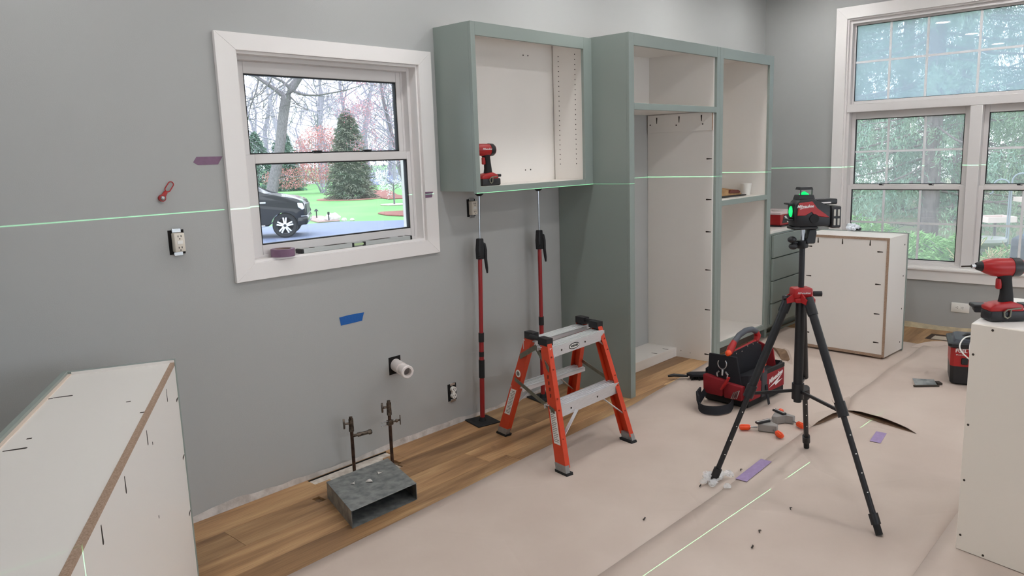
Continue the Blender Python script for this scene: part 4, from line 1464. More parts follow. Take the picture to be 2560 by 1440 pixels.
for k, (x, y, r_, w) in enumerate(((.185, .20, .022, 'largest'), (.262, .245, .017, 'rightmost'), (.105, .245, .012, 'smallest'))):
    c = t.matrix_world @ (DU @ Vector((x, y, dh)))
    f_ = MB().poly([[(c.x + r_ * (1.0 if i % 2 else .55) * math.cos(i * 2 * PI / 7 + k), c.y + r_ * (1 if i % 2 else .6) * math.sin(i * 2 * PI / 7 + k), c.z + z_ + .003 * (i % 3)) for i in range(7)] for z_ in (.0006, .0022)])
    tag(f_.build('plaster_flake', M['compound'], None, smooth=False), '%s white plaster flake lying on top of the metal duct' % w, 'flake', 'plaster flakes on the duct')


def valve(lab, x, y, H, kind):
    t = thing('stop_valve', lab, 'valve', (x, y, -.010), 0, 'water stub-outs at the sink wall')
    MB().cyl((0, 0, 0), (0, 0, H - .03), .0088, n=14).build('riser_pipe', M['copper'], t)
    MB().cyl((0, 0, H - .075), (0, 0, H - .050), .013, n=6).build('compression_nut', M['brass'], t)
    MB().cyl((0, 0, H - .055), (0, 0, H - .008), .0125, n=16).cyl((0, 0, H - .010), (0, 0, H + .004), .009, n=14).build('valve_body', M['brass'], t)
    sd_ = Vector((-.75, .35, 0)).normalized()
    c = Vector((0, 0, H - .030))
    MB().cyl(c, c + sd_ * .034, .006, n=12).build('valve_stem', M['brass'], t)
    hd = MB()
    a, u, v = basis(sd_)
    hd.poly([[c + sd_ * q + u * math.cos(i * 2 * PI / 24) * .011 * (1 + .12 * (i % 3 == 0)) + v * math.sin(i * 2 * PI / 24) * .027 for i in range(24)] for q in (.032, .040)])
    hd.build('oval_handle', M['brass'], t)
    r_ = Vector((.85, -.52, .12)).normalized()
    if kind == 0:
        c = Vector((0, 0, H - .100))
        MB().cyl(c, c + r_ * .030, .0078, n=14).cyl(c + r_ * .028, c + r_ * .046, .0115, n=6).cyl(c + r_ * .046, c + r_ * .085, .010, n=14).cyl(c + r_ * .085, c + r_ * .10, .0135, n=6).build('branch_fitting', M['brass'], t)
        MB().cyl(c + r_ * .10, c + r_ * .104, .009, n=12).build('outlet_bore', M['dark'], t)
    else:
        c = Vector((0, 0, H - .115))
        MB().box((-.016, -.012, H - .130), (.016, .012, H - .102), .003).build('saddle_clamp', M['brass'], t)
        for dz in (-.010, .010):
            MB().cyl((-.052, .004, H - .115 + dz), (.020, -.004, H - .115 + dz), .003, n=8).build('clamp_bolt', M['steel'], t)
        MB().cyl(c, c + r_ * .055, .005, n=10).ball(c + r_ * .036, .009).build('needle_stem', M['brass'], t)
        MB().cyl(c + r_ * .055 - Vector((0, 0, .026)), c + r_ * .055 + Vector((0, 0, .026)), .0028, n=8).build('t_handle', M['brass'], t)
    return t


valve('copper water stub with shutoff valve, behind the middle of the metal duct', 1.493, -.107, .305, 0)
valve('copper water stub with shutoff and saddle valve, at the back right corner of the duct', 1.690, -.172, .352, 1)

t = thing('drain_pipe', 'white plastic drain pipe stub sticking out of the wall above the valves', 'pipe', (1.885, 0, .468))
MB().box((-.046, -.0015, -.050), (.036, .0, .048)).build('wall_hole', M['dark'], t, smooth=False)
o_ = Vector((-.25, -1, -.06)).normalized()
a, u, v = basis(o_)
pr = MB()
for q0, q1, ro, ri in ((-.05, .085, .034, .026), (.075, .150, .028, .022)):
    rg = []
    for q, r_ in ((q0, ro), (q1, ro), (q1, ri), (q1 - .05, ri)):
        rg.append([o_ * q + (u * math.cos(2 * PI * i / 24) + v * math.sin(2 * PI * i / 24)) * r_ for i in range(24)])
    pr.poly(rg)
pr.build('pipe', M['pvc'], t)
rg = []
for q, r_ in ((.128, .035), (.150, .036), (.155, .032), (.155, .0225), (.128, .0225)):
    rg.append([o_ * q + (u * math.cos(2 * PI * i / 24) + v * math.sin(2 * PI * i / 24)) * r_ * (1 + .05 * (i % 6 == 0)) for i in range(24)])
MB().poly(rg).build('slip_nut', M['pvc'], t)
rg = [[o_ * q + (u * math.cos(2 * PI * i / 20) + v * math.sin(2 * PI * i / 20)) * .0222 for i in range(20)] for q in (.10, .128)]
MB().poly(rg).build('pipe_bore', mat('pipe_inside', (86, 76, 70), .8), t)

# ------------------------------------------------------------------ outlets
M['almond'] = mat('almond_plastic', (226, 218, 204), .4)


def outlet(lab, x, z, kind, tilt=0):
    t = thing('wall_outlet', lab, 'outlet', (x, 0, z), rot=(0, tilt, 0))
    MB().box((-.034, -.0015, -.052), (.034, .0, .052)).build('box_opening', M['dark'], t, smooth=False)
    for s_ in (-1, 1):
        MB().box((-.020, -.010, s_ * .050 - .009), (.020, -.006, s_ * .050 + .009), .002).build('mounting_strap', M['steel'], t)
    if kind == 'gfci':
        f_ = MB().box((-.0225, -.034, -.040), (.0225, -.003, .040), .004, 2).build('receptacle', M['almond'], t)
        MB().box((-.012, -.0355, -.007), (.012, -.033, .007), .001).build('test_button', M['white'], f_)
        zs, yy = (.024, -.024), -.0342
    else:
        f_ = MB()
        for s_ in (-1, 1):
            f_.cyl((0, -.022, s_ * .020), (0, -.003, s_ * .020), .0172, n=20)
        f_ = f_.box((-.012, -.020, -.022), (.012, -.003, .022), .002).build('receptacle', M['white'], t)
        zs, yy = (.020, -.020), -.0222
    for z_ in zs:
        for dx in (-.0065, .0065):
            MB().box((dx - .0014, yy - .001, z_ - .0015), (dx + .0014, yy + .004, z_ + .0065)).build('slot', M['dark_print'], f_, smooth=False)
        MB().cyl((0, yy - .001, z_ - .0085), (0, yy + .004, z_ - .0085), .0026, n=8).build('ground_hole', M['dark_print'], f_)
    return t


outlet('uncovered almond outlet in an open box on the wall left of the small window', .747, 1.268, 'gfci')
outlet('uncovered almond outlet in an open box under the wall cabinet beside the pole', 2.519, 1.289, 'gfci')
outlet('uncovered white outlet low on the wall left of the support pole pad', 2.297, .206, 'duplex')
t = thing('wall_outlet', 'white outlet with a cover plate set sideways below the big window', 'outlet', (XB, -1.765, .212), R(-90))
MB().box((-.068, -.006, -.040), (.068, -.0, .040), .003, 2).build('cover_plate', M['white'], t)
for s_ in (-1, 1):
    f_ = MB().cyl((s_ * .020, -.0085, 0), (s_ * .020, -.004, 0), .0165, n=20).build('receptacle', M['white'], t)
    for dz in (-.0065, .0065):
        MB().box((s_ * .020 - .003, -.0095, dz - .0014), (s_ * .020 + .005, -.006, dz + .0014)).build('slot', M['dark_print'], f_, smooth=False)
    MB().cyl((s_ * .020 - .009, -.0095, 0), (s_ * .020 - .009, -.006, 0), .0026, n=8).build('ground_hole', M['dark_print'], f_)

# ------------------------------------------------------------------ tape bits and hanging tag on the wall
def wall_tape(lab, pts, m, y=-.0008, cat='tape'):
    o = MB().prism(pts, 'y', y, y - .0007).build('wall_tape', m, None, smooth=False)
    return tag(o, lab, cat)


wall_tape('purple tape strip with a folded end on the wall left of the window', [(.855, 1.603), (.872, 1.626), (.991, 1.625), (.967, 1.591), (.875, 1.590)], M['purple'])
wall_tape('small purple tape piece on the right casing of the small window', [(2.148, 1.404), (2.205, 1.402), (2.196, 1.371), (2.148, 1.371)], M['purple'], -.0208)
wall_tape('bright blue painter tape piece on the wall below the small window', [(1.540, .796), (1.600, .799), (1.697, .797), (1.688, .776), (1.681, .754), (1.547, .752), (1.544, .775)], M['btape'])

t = thing('stud_finder', 'red magnetic stud finder with a loop, stuck on the wall above the left outlet', 'stud finder', (.702, 0, 1.458), rot=(0, R(38), 0))
MB().prism([(-.009, -.010), (.009, -.010), (.010, .0), (.007, .034), (-.007, .034), (-.010, .0)], 'y', -.014, -.001, .003).build('tab', M['red'], t)
lp = [(.0115 * math.cos(a), -.008, .058 + .0115 * math.sin(a) + (.012 if math.sin(a) > 0 else -.012)) for a in np.linspace(0, 2 * PI, 22, endpoint=False)]
MB().tube(lp, .0022, 8, closed=True).build('loop', M['red'], t)
MB().cyl((0, -.002, 0), (0, -.016, 0), .0145, n=20).build('ring_holder', M['red'], t)
MB().ball((0, -.016, 0), (.0105, .009, .0105)).build('magnet', M['steel'], t)

# ------------------------------------------------------------------ on the window sill
t = thing('tape_roll', 'roll of purple tape lying on the sill of the small window', 'tape roll', (1.255, .008, 1.1475))
MB().lathe([(.0405, 0), (.0560, 0), (.0560, .036), (.0405, .036), (.0405, .0)], 36, caps=False).build('tape', M['purple'], t)
MB().lathe([(.0385, .0), (.0404, .0), (.0404, .0358), (.0385, .0358), (.0385, .0)], 36, caps=False).build('core', mat('card_core', (150, 126, 120), .8), t)
t = thing('spirit_level', 'grey aluminium spirit level with black slots lying on the window sill', 'spirit level', (1.352, -.001, 1.1475), R(0))
lv = MB().box((.012, 0, .0), (.300, .055, .0215), .002).box((.385, 0, .0), (.690, .055, .0215), .002).box((.300, .012, .001), (.385, .055, .0205)).build('beam', mat('level_aluminium', (196, 200, 198), .4, .3), t, smooth=False)
for a, b_ in ((0, .012), (.690, .702)):
    MB().box((a, -.001, -.0), (b_, .056, .0222), .002).build('end_cap', M['black'], t)
for a, b_ in ((.15, .28), (.43, .565)):
    MB().box((a, .014, .0205), (b_, .040, .0222), .0005).build('hand_slot', M['slot'], t, smooth=False)
for x in (.075, .640):
    MB().cyl((x, .027, .0205), (x, .027, .0224), .015, n=18).build('end_vial', M['slot'], t)
MB().box((.300, .0005, .001), (.312, .014, .0212)).build('vial_block', M['black'], t, smooth=False)
MB().box((.373, .0005, .001), (.385, .014, .0212)).build('vial_block', M['black'], t, smooth=False)
MB().cyl((.312, .007, .011), (.373, .007, .011), .006, n=14).build('centre_vial', mat('vial_fluid', (196, 220, 170), .1), t)

# ------------------------------------------------------------------ cordless drivers
def driver(lab, loc, rz, clip_side, lettered=True):
    """impact driver standing on its battery: local x = forward, z = up"""
    t = thing('impact_driver', lab, 'power tool', loc, rz)
    MB().box((-.075, -.037, .0), (.062, .037, .040), .008, 2).build('battery', M['black'], t)
    MB().prism([(-.062, .036), (.060, .036), (.064, .052), (.040, .066), (-.020, .074), (-.058, .060)], 'y', -.034, .034, .006, 2).build('foot_shell', M['red'], t)
    MB().box((-.092, -.026, .046), (-.060, .026, .062), .004).build('battery_latch', M['black'], t)
    hp = []
    for z, x0, x1, w in ((.062, -.036, .018, .019), (.095, -.032, .012, .017), (.130, -.026, .012, .017), (.155, -.022, .020, .019), (.172, -.022, .030, .021)):
        cx_, rx = (x0 + x1) / 2, (x1 - x0) / 2
        hp.append([(cx_ + rx * math.copysign(abs(math.cos(a)) ** .7, math.cos(a)), w * math.copysign(abs(math.sin(a)) ** .7, math.sin(a)), z) for a in np.linspace(0, 2 * PI, 20, endpoint=False)])
    MB().poly(hp).build('handle', M['rubber'], t)
    MB().box((.012, -.010, .118), (.030, .010, .160), .006, 2).build('trigger', M['red'], t)
    def barrel(secs, name, m, n=24):
        rg = []
        for x, r_, zc in secs:
            rg.append([(x, r_ * math.cos(a), zc + r_ * 1.04 * math.sin(a)) for a in np.linspace(0, 2 * PI, n, endpoint=False)])
        return MB().poly(rg).build(name, m, t)
    barrel([(-.020, .033, .200), (.020, .034, .200), (.050, .032, .202), (.078, .024, .205), (.088, .019, .206)], 'head_shell', M['red'])
    barrel([(-.052, .030, .200), (-.046, .034, .200), (-.018, .035, .200)], 'rear_band', M['black'])
    barrel([(-.060, .020, .200), (-.056, .028, .200), (-.050, .029, .200)], 'rear_cap', M['red'])
    barrel([(.086, .019, .206), (.100, .016, .207), (.108, .012, .207)], 'nose_cone', M['black'])
    MB().cyl((.106, 0, .207), (.124, 0, .207), .0075, n=14).build('collet', M['steel'], t)
    MB().cyl((.122, 0, .207), (.160, 0, .207), .0034, n=6).build('bit', M['slot'], t)
    s_ = clip_side
    MB().tube([(-.045, s_ * .038, .050), (.004, s_ * .041, .046), (.016, s_ * .042, .036), (.014, s_ * .042, .020), (.004, s_ * .042, .014), (-.006, s_ * .042, .020), (-.008, s_ * .041, .046)], .0032, 8).build('belt_clip', M['dsteel'], t)
    if lettered:
        text('Milwaukee', 'side_lettering', M['print'], .016, t, frame_m((.018, s_ * .0345, .204), (-s_, 0, 0), (0, 0, 1)), shear=.25)
    return t


driver('red impact driver standing on the white cabinet at the right edge', (2.645, -2.715, .914), R(129), 1, False)
driver('red and black impact driver standing inside the wall cabinet', (2.470, -.190, 1.4237), R(176), 1)

# flat red and black charger behind the driver
t = thing('battery_charger', 'flat black and red battery charger behind the driver on the right cabinet', 'charger', (2.800, -2.655, .9125), R(-62))
MB().prism([(-.075, -.035), (.085, -.035), (.085, .05), (-.060, .05)], 'z', .0, .022, .005, 2).build('charger_base', M['black'], t)
MB().prism([(-.065, -.030), (.080, -.030), (.080, .045), (-.052, .045)], 'z', .022, .030, .003).build('charger_lid', M['dred'], t)
MB().box((-.078, -.036, .016), (-.025, .030, .032), .004).build('battery_dock', M['black'], t)

# ------------------------------------------------------------------ shop vacuum
t = thing('shop_vacuum', 'red and black cordless shop vacuum half hidden behind the right cabinet', 'vacuum cleaner', (4.835, -2.075, .006), R(-74))
VW, VD = .36, .30                         # local x along the front face, y away


def vring(z, g, c=.02):
    x0, x1, y0, y1 = -g, VW + g, -g, VD + g
    return [(x0 + c, y0, z), (x1 - c, y0, z), (x1, y0 + c, z), (x1, y1 - c, z), (x1 - c, y1, z), (x0 + c, y1, z), (x0, y1 - c, z), (x0, y0 + c, z)]


MB().poly([vring(.0, -.02), vring(.012, -.004), vring(.125, .0)]).build('tank', M['black'], t)
MB().poly([vring(.125, .001), vring(.250, .002)]).build('motor_housing', M['red'], t)
MB().poly([vring(.246, .004), vring(.258, .018), vring(.275, .018), vring(.282, .004)]).build('lid_rim', M['black'], t)
MB().poly([vring(.280, -.01), vring(.300, -.022), vring(.305, -.05)]).build('lid', mat('dark_grey_lid', (58, 62, 72), .4), t)
MB().prism([(.06, .302), (.09, .325), (.27, .325), (.30, .302)], 'y', .11, .15, .006).build('carry_handle', M['black'], t)
for x in (.08, .17, .25):
    MB().box((x, .04, .300), (x + .05, .09, .312), .004).build('lid_latch', M['black'], t)
MB().box((.060, -.012, .140), (.100, .0, .185), .006).build('power_switch', M['black'], t)
text('FUEL', 'front_lettering', M['print'], .029, t, frame_m((.058, -.0035, .229), (1, 0, 0), (0, 0, 1)), bold=.001, space=1.1)
text('BRUSHLESS', 'front_small_lettering', M['print'], .0105, t, frame_m((.058, -.0035, .203), (1, 0, 0), (0, 0, 1)), space=1.15)
MB().box((.03, -.003, .243), (.32, .001, .247)).build('front_line', M['print'], t, smooth=False)
bpy.context.view_layer.update()
cd = []
for p in ((.22, .06, .318), (.14, .04, .330), (.075, .00, .322), (.045, -.040, .285), (.050, -.050, .245), (.085, -.045, .205), (.14, -.045, .160), (.24, -.05, .10)):
    cd.append(t.matrix_world @ Vector(p))


cd2 = [t.matrix_world @ Vector(p) for p in ((.24, .10, .320), (.17, .05, .325), (.115, .0, .312), (.100, -.045, .265), (.108, -.055, .21), (.14, -.055, .15), (.22, -.06, .08))]
kb = thing('power_cable', 'white cable looped over the lid of the shop vacuum', 'cable', (0, 0, 0))
for p in (cd, cd2):
    MB().tube(smooth_path(p), .0045, 8).build('cable_loop', M['white'], kb)

# metal scrap on the paper by the vacuum
t = thing('metal_scrap', 'small bent metal plate lying on the paper left of the shop vacuum', 'metal plate', (4.735, -1.955, .006), R(-50))
MB().poly([[(-.075, -.03, .002), (.06, -.04, .004), (.075, .035, .020), (-.06, .045, .028)], [(-.075, -.03, .005), (.06, -.04, .007), (.075, .035, .023), (-.06, .045, .031)]]).build('plate', M['galv'], t, smooth=False)
MB().box((-.09, -.052, .0), (.07, -.032, .008), .001).box((.075, -.02, .001), (.105, .03, .014), .001).build('dark_edge', M['slot'], t, smooth=False)

# ------------------------------------------------------------------ things on the cabinets
# plastic fittings in clear bags on the white cabinet by the window
t = thing('plastic_bag', 'crumpled clear bag with fittings on top of the loose white cabinet', 'plastic bag', (5.675, -1.130, .911), R(30))
r5 = random.Random(8)
wr = MB()
for k in range(16):
    wr.ball((r5.uniform(-.10, .10), r5.uniform(-.035, .035), .014 + r5.random() * .02), (.030, .022, .017), seg=8)
bmesh.ops.triangulate(wr.bm, faces=wr.bm.faces[:])
for v in wr.bm.verts:
    v.co += Vector((r5.uniform(-.006, .006), r5.uniform(-.006, .006), r5.uniform(-.004, .004)))
    v.co.z = max(v.co.z, 0.0005)
wr.build('film', mat('milky_film', (226, 232, 240), .15), t, smooth=False)
for x in (-.075, .07):
    MB().cyl((x, -.05, .014), (x + .02, -.02, .014), .012, n=12).build('fitting', M['black'], t)

# red power-tool box on the drawer cabinet
t = thing('tool_box', 'low red and white cardboard box on the drawer cabinet', 'box', (6.000, -.495, .9005), R(-3))
MB().box((-.21, -.015, 0), (.24, .33, .012), .001).build('dark_tray', M['black'], t, smooth=False)
MB().box((-.20, .0, .012), (.0, .30, .105), .003).build('box_body', M['red'], t, smooth=False)
MB().box((.0, .0, .012), (.23, .30, .105), .003).build('box_body', M['red'], t, smooth=False)
MB().box((-.20, .001, .105), (.23, .30, .122), .002).build('box_lid', mat('pinkish_card', (226, 206, 204), .6), t, smooth=False)
MB().prism([(-.17, .030), (-.14, .098), (-.06, .098), (-.02, .030)], 'y', -.002, .001).build('tool_picture', M['black'], t, smooth=False)
MB().prism([(-.135, .088), (-.105, .092), (-.04, .03), (-.07, .03)], 'y', -.0035, -.0015).build('picture_highlight', M['print'], t, smooth=False)
MB().lathe([(.05, .122), (.052, .134), (.046, .136)], 24, M=Matrix.Translation((-.02, .12, 0))).build('round_tin', mat('tin_lid', (214, 206, 200), .35), t)

# shelf of the pantry cabinet: brown food bag and white cup
t = thing('paper_bag', 'flattened brown paper bag with dark print on the pantry shelf', 'paper bag', (5.02, -.300, 1.208), R(-4))
bg = []
for x, h, y in ((-.33, .05, .08), (-.2, .062, .10), (-.05, .060, .10), (.06, .066, .10), (.16, .055, .10), (.215, .030, .085)):
    bg.append([(x, -y, .012), (x, y, .012), (x, y * .8, h * .8), (x + .005, 0, h), (x - .005, -y * .8, h * .85)])
MB().poly(bg).build('bag_body', mat('brown_paper', (186, 148, 104), .85, rgb2=(164, 126, 84), scale=18, bump=.5, bscale=30), t)
MB().prism([(.0, .030), (.02, .055), (.13, .050), (.165, .036), (.15, .022)], 'y', -.1005, -.075).build('dark_print', mat('brown_print', (104, 52, 42), .7), t)
MB().box((-.33, -.13, .0005), (.21, .06, .011), .003).build('dark_plate', M['black'], t)
t = thing('paper_cup', 'small white paper cup on the pantry shelf beside the brown bag', 'cup', (5.290, -.405, 1.208))
MB().lathe([(.033, 0), (.046, .094), (.0475, .097), (.044, .097), (.031, .004)], 28, caps=True).build('cup_wall', M['white'], t)

# ================================================================== outdoors
GZ = -0.92
M['grass'] = mat('spring_lawn', (100, 156, 88), .9, rgb2=(116, 158, 96), scale=.35, detail=8)
M['asphalt'] = mat('asphalt_drive', (104, 114, 138), .7, var=.06, scale=3)
M['concrete'] = mat('pale_concrete', (170, 170, 172), .8)
M['mulch'] = mat('red_mulch', (150, 92, 82), .9, rgb2=(124, 80, 70), scale=12)
M['gravel'] = mat('edge_gravel', (196, 184, 174), .9, rgb2=(160, 150, 140), scale=30)
M['bark'] = mat('grey_bark', (120, 114, 118), .9, rgb2=(96, 90, 94), scale=5, stretch=(4, 4, 1), bump=.5, bscale=12)
M['bark_haze'] = mat('haze_tinted_bark', (158, 152, 166), .95)  # distance haze put into the bark colour
M['stone'] = mat('field_stone', (206, 200, 196), .85, var=.12, scale=5)


def sheet(name, pts, z, m, th=.03):
    o = MB().prism(pts, 'z', z - th, z).build(name, m, None, smooth=False)
    return tag(o, kind='structure')


sheet('lawn', [(-120, .6), (6.2, .6), (6.2, 9), (40, 9), (260, 120), (260, 330), (-120, 330)], GZ, M['grass'], .2)
sheet('driveway', [(-30, 3), (5.9, 3), (5.9, 8.6), (26, 8.6), (23.5, 19.0), (19.8, 21.7), (18.15, 24.0), (16.9, 24.3), (13.0, 26.0), (-30, 30)], GZ + .03, M['asphalt'])
sheet('road', [(46, 60), (58.0, 77), (86, 113), (128, 160), (170, 170), (100, 100), (62, 66)], GZ + .05, M['asphalt'])
sheet('sidewalk', [(52, 76), (62, 94), (79, 138), (96, 176), (92, 178), (76, 143), (58.5, 98), (49, 78)], GZ + .05, M['concrete'])
sheet('road_edge', [(52, 70), (62, 84), (90, 120), (92, 119), (64, 82), (54, 69)], GZ + .06, M['concrete'])
tag(MB().prism([(21.9, 26.1), (22.5, 26.6), (23.4, 26.0), (23.2, 24.2), (21.4, 23.3), (21.3, 24.6)], 'z', GZ, GZ + .07, .03).build('mulch_bed', M['mulch']), 'red mulch bed on the lawn near the driveway, at the right of the window view', 'mulch bed')
tag(MB().prism([(39, 49.5), (40.5, 48.5), (34.6, 40.2), (32.0, 35.5), (30.6, 36.2), (32.8, 40.9)], 'z', GZ, GZ + .07, .03).build('mulch_bed', M['mulch']), 'long reddish mulch bed curving past the round evergreen', 'mulch bed')
tag(MB().prism([(30.3 + 2.1 * math.cos(a), 40.0 + 2.3 * math.sin(a)) for a in np.linspace(0, 2 * PI, 20, endpoint=False)], 'z', GZ, GZ + .06, .02).build('mulch_bed', mat('brown_mulch', (150, 110, 96), .9)), 'brown needle bed around the foot of the round evergreen', 'mulch bed')
tag(MB().prism([(27.06 + .75 * math.cos(a), 31.2 + .9 * math.sin(a)) for a in np.linspace(0, 2 * PI, 18, endpoint=False)], 'z', GZ, GZ + .05, .02).build('stone_ring', M['gravel']), 'pale stone ring around the small white blossoming tree', 'stone ring')
tag(MB().prism([(19.3, 28.2), (19.8, 27.6), (18.9, 25.4), (18.5, 24.3), (17.6, 24.6), (18.2, 26.2)], 'z', GZ, GZ + .06, .02).build('gravel_edge', mat('pinkish_gravel', (160, 134, 128), .9, var=.1, scale=20)), 'pinkish gravel strip between lawn and driveway in front of the truck', 'gravel')
r6 = random.Random(12)
for k, (x, y, r_, w) in enumerate(((18.45, 24.75, .30, 'large pale boulder'), (18.15, 25.15, .17, 'smaller boulder left of the large one'), (18.75, 24.35, .11, 'small stone right of the large boulder'),
                                   (18.95, 24.05, .09, 'smallest stone'))):
    b = MB().ball((x, y, GZ + r_ * .45), (r_ * 1.15, r_ * 1.0, r_ * .75), seg=12)
    for v in b.bm.verts:
        v.co += Vector([r6.uniform(-.12, .12) * r_ for _ in range(3)])
    tag(b.build('boulder', M['stone']), '%s at the driveway edge beyond the truck' % w, 'rock', 'stones along the driveway edge')
t = thing('path_light', 'small black path light at the lawn edge in front of the truck', 'garden light', (18.8, 26.5, GZ))
MB().cyl((0, 0, 0), (0, 0, .38), .025, n=8).build('stake', M['black'], t)
MB().lathe([(.11, .36), (.03, .46)], 12).build('hat', M['black'], t)
t = thing('driveway_marker', 'short thin dark marker stake beside the large boulder', 'marker', (18.15, 24.6, GZ))
MB().cyl((0, 0, 0), (0, 0, .42), .022, n=8).build('stake', M['black'], t)
MB().box((-.05, -.02, .30), (.05, .02, .42), .01).build('reflector', M['black'], t)

# ---- pickup truck
M['carpaint'] = mat('black_car_paint', (10, 11, 15), .2, coat=.4, spec=.35)
M['carglass'] = mat('dark_car_glass', (30, 36, 44), .05, spec=.9)
t = thing('pickup_truck', 'black pickup truck parked on the driveway, its front half in the small window', 'truck', (13.19, 19.86, GZ + .03), math.atan2(-.6, .8))
prof = [(.52, .40), (.72, .44), (.76, .70), (.71, .78), (.70, 1.08), (.63, 1.22), (.32, 1.34), (-.60, 1.47), (-1.42, 1.92), (-2.95, 1.94), (-3.22, 1.34), (-4.95, 1.32), (-5.0, .62)]
prof += [(-3.66 + .50 * math.cos(a) - .0, .41 + .50 * math.sin(a)) for a in np.linspace(PI, 0, 11)]
prof += [(-3.0, .42)]
prof += [(.50 * math.cos(a), .41 + .50 * math.sin(a)) for a in np.linspace(PI, 0, 13)]
MB().prism(prof, 'y', .0, 1.98, .05, 3).build('body', M['carpaint'], t)
MB().prism([(-.72, 1.46), (-1.42, 1.83), (-2.0, 1.86), (-2.0, 1.42)], 'y', -.012, .03).build('side_window', M['carglass'], t, smooth=False)
MB().prism([(-2.08, 1.42), (-2.08, 1.86), (-2.85, 1.86), (-2.95, 1.42)], 'y', -.012, .03).build('side_window', M['carglass'], t, smooth=False)
for xw in (0, -3.66):
    for yw in (.02, 1.68):
        Tw = Matrix.Translation((xw, yw + .14, .415)) @ Matrix.Rotation(PI / 2, 4, 'X')
        wh = MB(Tw).lathe([(.285, -.13), (.37, -.14), (.41, -.11), (.415, 0), (.41, .11), (.37, .14), (.285, .13), (.285, -.13)], 36, caps=False).build('tyre', M['rubber'], t)
        MB(Tw).lathe([(.27, .10), (.287, .125), (.287, -.12), (.27, -.10), (.27, .10)], 32, caps=False).cyl((0, 0, .02), (0, 0, .03), .27, n=28).build('rim_ring', M['steel'] if yw < 1 else M['black'], wh)
        if yw < 1:
            MB(Tw).cyl((0, 0, .03), (0, 0, .055), .265, n=28).build('rim_well', M['dark'], wh)
            for k in range(5):
                a = k * 2 * PI / 5 + .3
                for da in (-.17, .17):
                    d0, d1 = Vector((math.cos(a + da * 1.8), math.sin(a + da * 1.8), 0)) * .07, Vector((math.cos(a + da), math.sin(a + da), 0)) * .272
                    MB(Tw).ribbon([d0 + Vector((0, 0, .12)), d1 + Vector((0, 0, .115))], Vector((-math.sin(a), math.cos(a), 0)) * .052, .03).build('spoke', mat('bright_alloy', (222, 224, 228), .3, .4) if 'bright_alloy' not in bpy.data.materials else bpy.data.materials['bright_alloy'], wh, smooth=False)
            MB(Tw).cyl((0, 0, .09), (0, 0, .135), .075, n=20).build('hub_cap', bpy.data.materials['bright_alloy'], wh)
            MB(Tw).cyl((0, 0, .13), (0, 0, .138), .05, n=18).build('hub_centre', M['black'], wh)
MB().prism([(.46, 1.16), (.63, 1.14), (.68, .96), (.60, .92), (.47, 1.02)], 'y', -.02, .10, .015).build('headlight', mat('headlight_glass', (226, 230, 236), .15, spec=.9), t)
MB().prism([(.42, .42), (.72, .42), (.775, .52), (.775, .70), (.44, .66)], 'y', -.03, 2.0, .03, 2).build('bumper', M['carpaint'], t)
MB().box((.55, -.035, .70), (.77, .0, .725), .005).build('bumper_trim', M['steel'], t)
MB().prism([(-.95, 1.40), (-.78, 1.40), (-.80, 1.58), (-.95, 1.60)], 'y', -.24, -.03, .03, 2).build('door_mirror', M['carpaint'], t)
MB().box((-.93, -.245, 1.50), (-.82, -.05, 1.605), .02).build('mirror_cap', M['steel'], t)
MB().box((-.82, -.008, 1.18), (-.56, .004, 1.235), .004).build('fender_badge', M['steel'], t)
MB().box((-1.5, -.012, 1.22), (-1.25, .004, 1.27), .01).build('door_handle', M['steel'], t)
MB().box((-2.9, -.08, .40), (-.62, .04, .46), .02).build('side_step', M['steel'], t)
MB().box((.62, .25, .74), (.735, 1.73, 1.10), .02).build('grille', M['black'], t)


# ---- plants: shared generators
class Tubes:
    def __init__(s):
        s.v, s.f = [], []

    def add(s, pts, rad, n=5):
        pts = [np.asarray(p, float) for p in pts]
        base = len(s.v)
        for i, p in enumerate(pts):
            d = pts[min(i + 1, len(pts) - 1)] - pts[max(i - 1, 0)]
            d = d / (np.linalg.norm(d) + 1e-9)
            t_ = np.array([0, 0, 1.]) if abs(d[2]) < .9 else np.array([1., 0, 0])
            u = np.cross(d, t_)
            u /= np.linalg.norm(u)
            w = np.cross(d, u)
            for k in range(n):
                a = 2 * PI * k / n
                s.v.append(p + (u * math.cos(a) + w * math.sin(a)) * rad[i])
        for i in range(len(pts) - 1):
            for k in range(n):
                a, b_ = base + i * n + k, base + i * n + (k + 1) % n
                s.f.append((a, b_, b_ + n, a + n))

    def build(s, name, m, parent):
        return arrmesh(name, s.v, s.f, m, parent, True)


def leaves(name, c, d, ln, wd, m, parent, droop=None):
    """small leaf blades: centres c, long axes d, lengths, widths"""
    c, d = np.asarray(c, float), np.asarray(d, float)
    n = len(c)
    d = d / (np.linalg.norm(d, axis=1, keepdims=True) + 1e-9)
    r_ = rng.normal(size=(n, 3))
    w = np.cross(d, r_)
    w /= np.linalg.norm(w, axis=1, keepdims=True) + 1e-9
    ln, wd = np.broadcast_to(ln, n)[:, None], np.broadcast_to(wd, n)[:, None]
    p0, p2 = c - d * ln / 2, c + d * ln / 2
    p1, p3 = c + w * wd / 2, c - w * wd / 2
    v = np.stack([p0, p1, p2, p3], 1).reshape(-1, 3)
    me = bpy.data.meshes.new(name)
    me.vertices.add(4 * n)
    me.vertices.foreach_set('co', v.astype(np.float32).ravel())
    me.loops.add(4 * n)
    me.loops.foreach_set('vertex_index', np.arange(4 * n, dtype=np.int32))
    me.polygons.add(n)
    me.polygons.foreach_set('loop_start', np.arange(0, 4 * n, 4, dtype=np.int32))
    me.update(calc_edges=True)
    me.materials.append(m)
    o = bpy.data.objects.new(name, me)
    COL.objects.link(o)
    if parent:
        o.parent = parent
    return tag(o, kind='stuff')


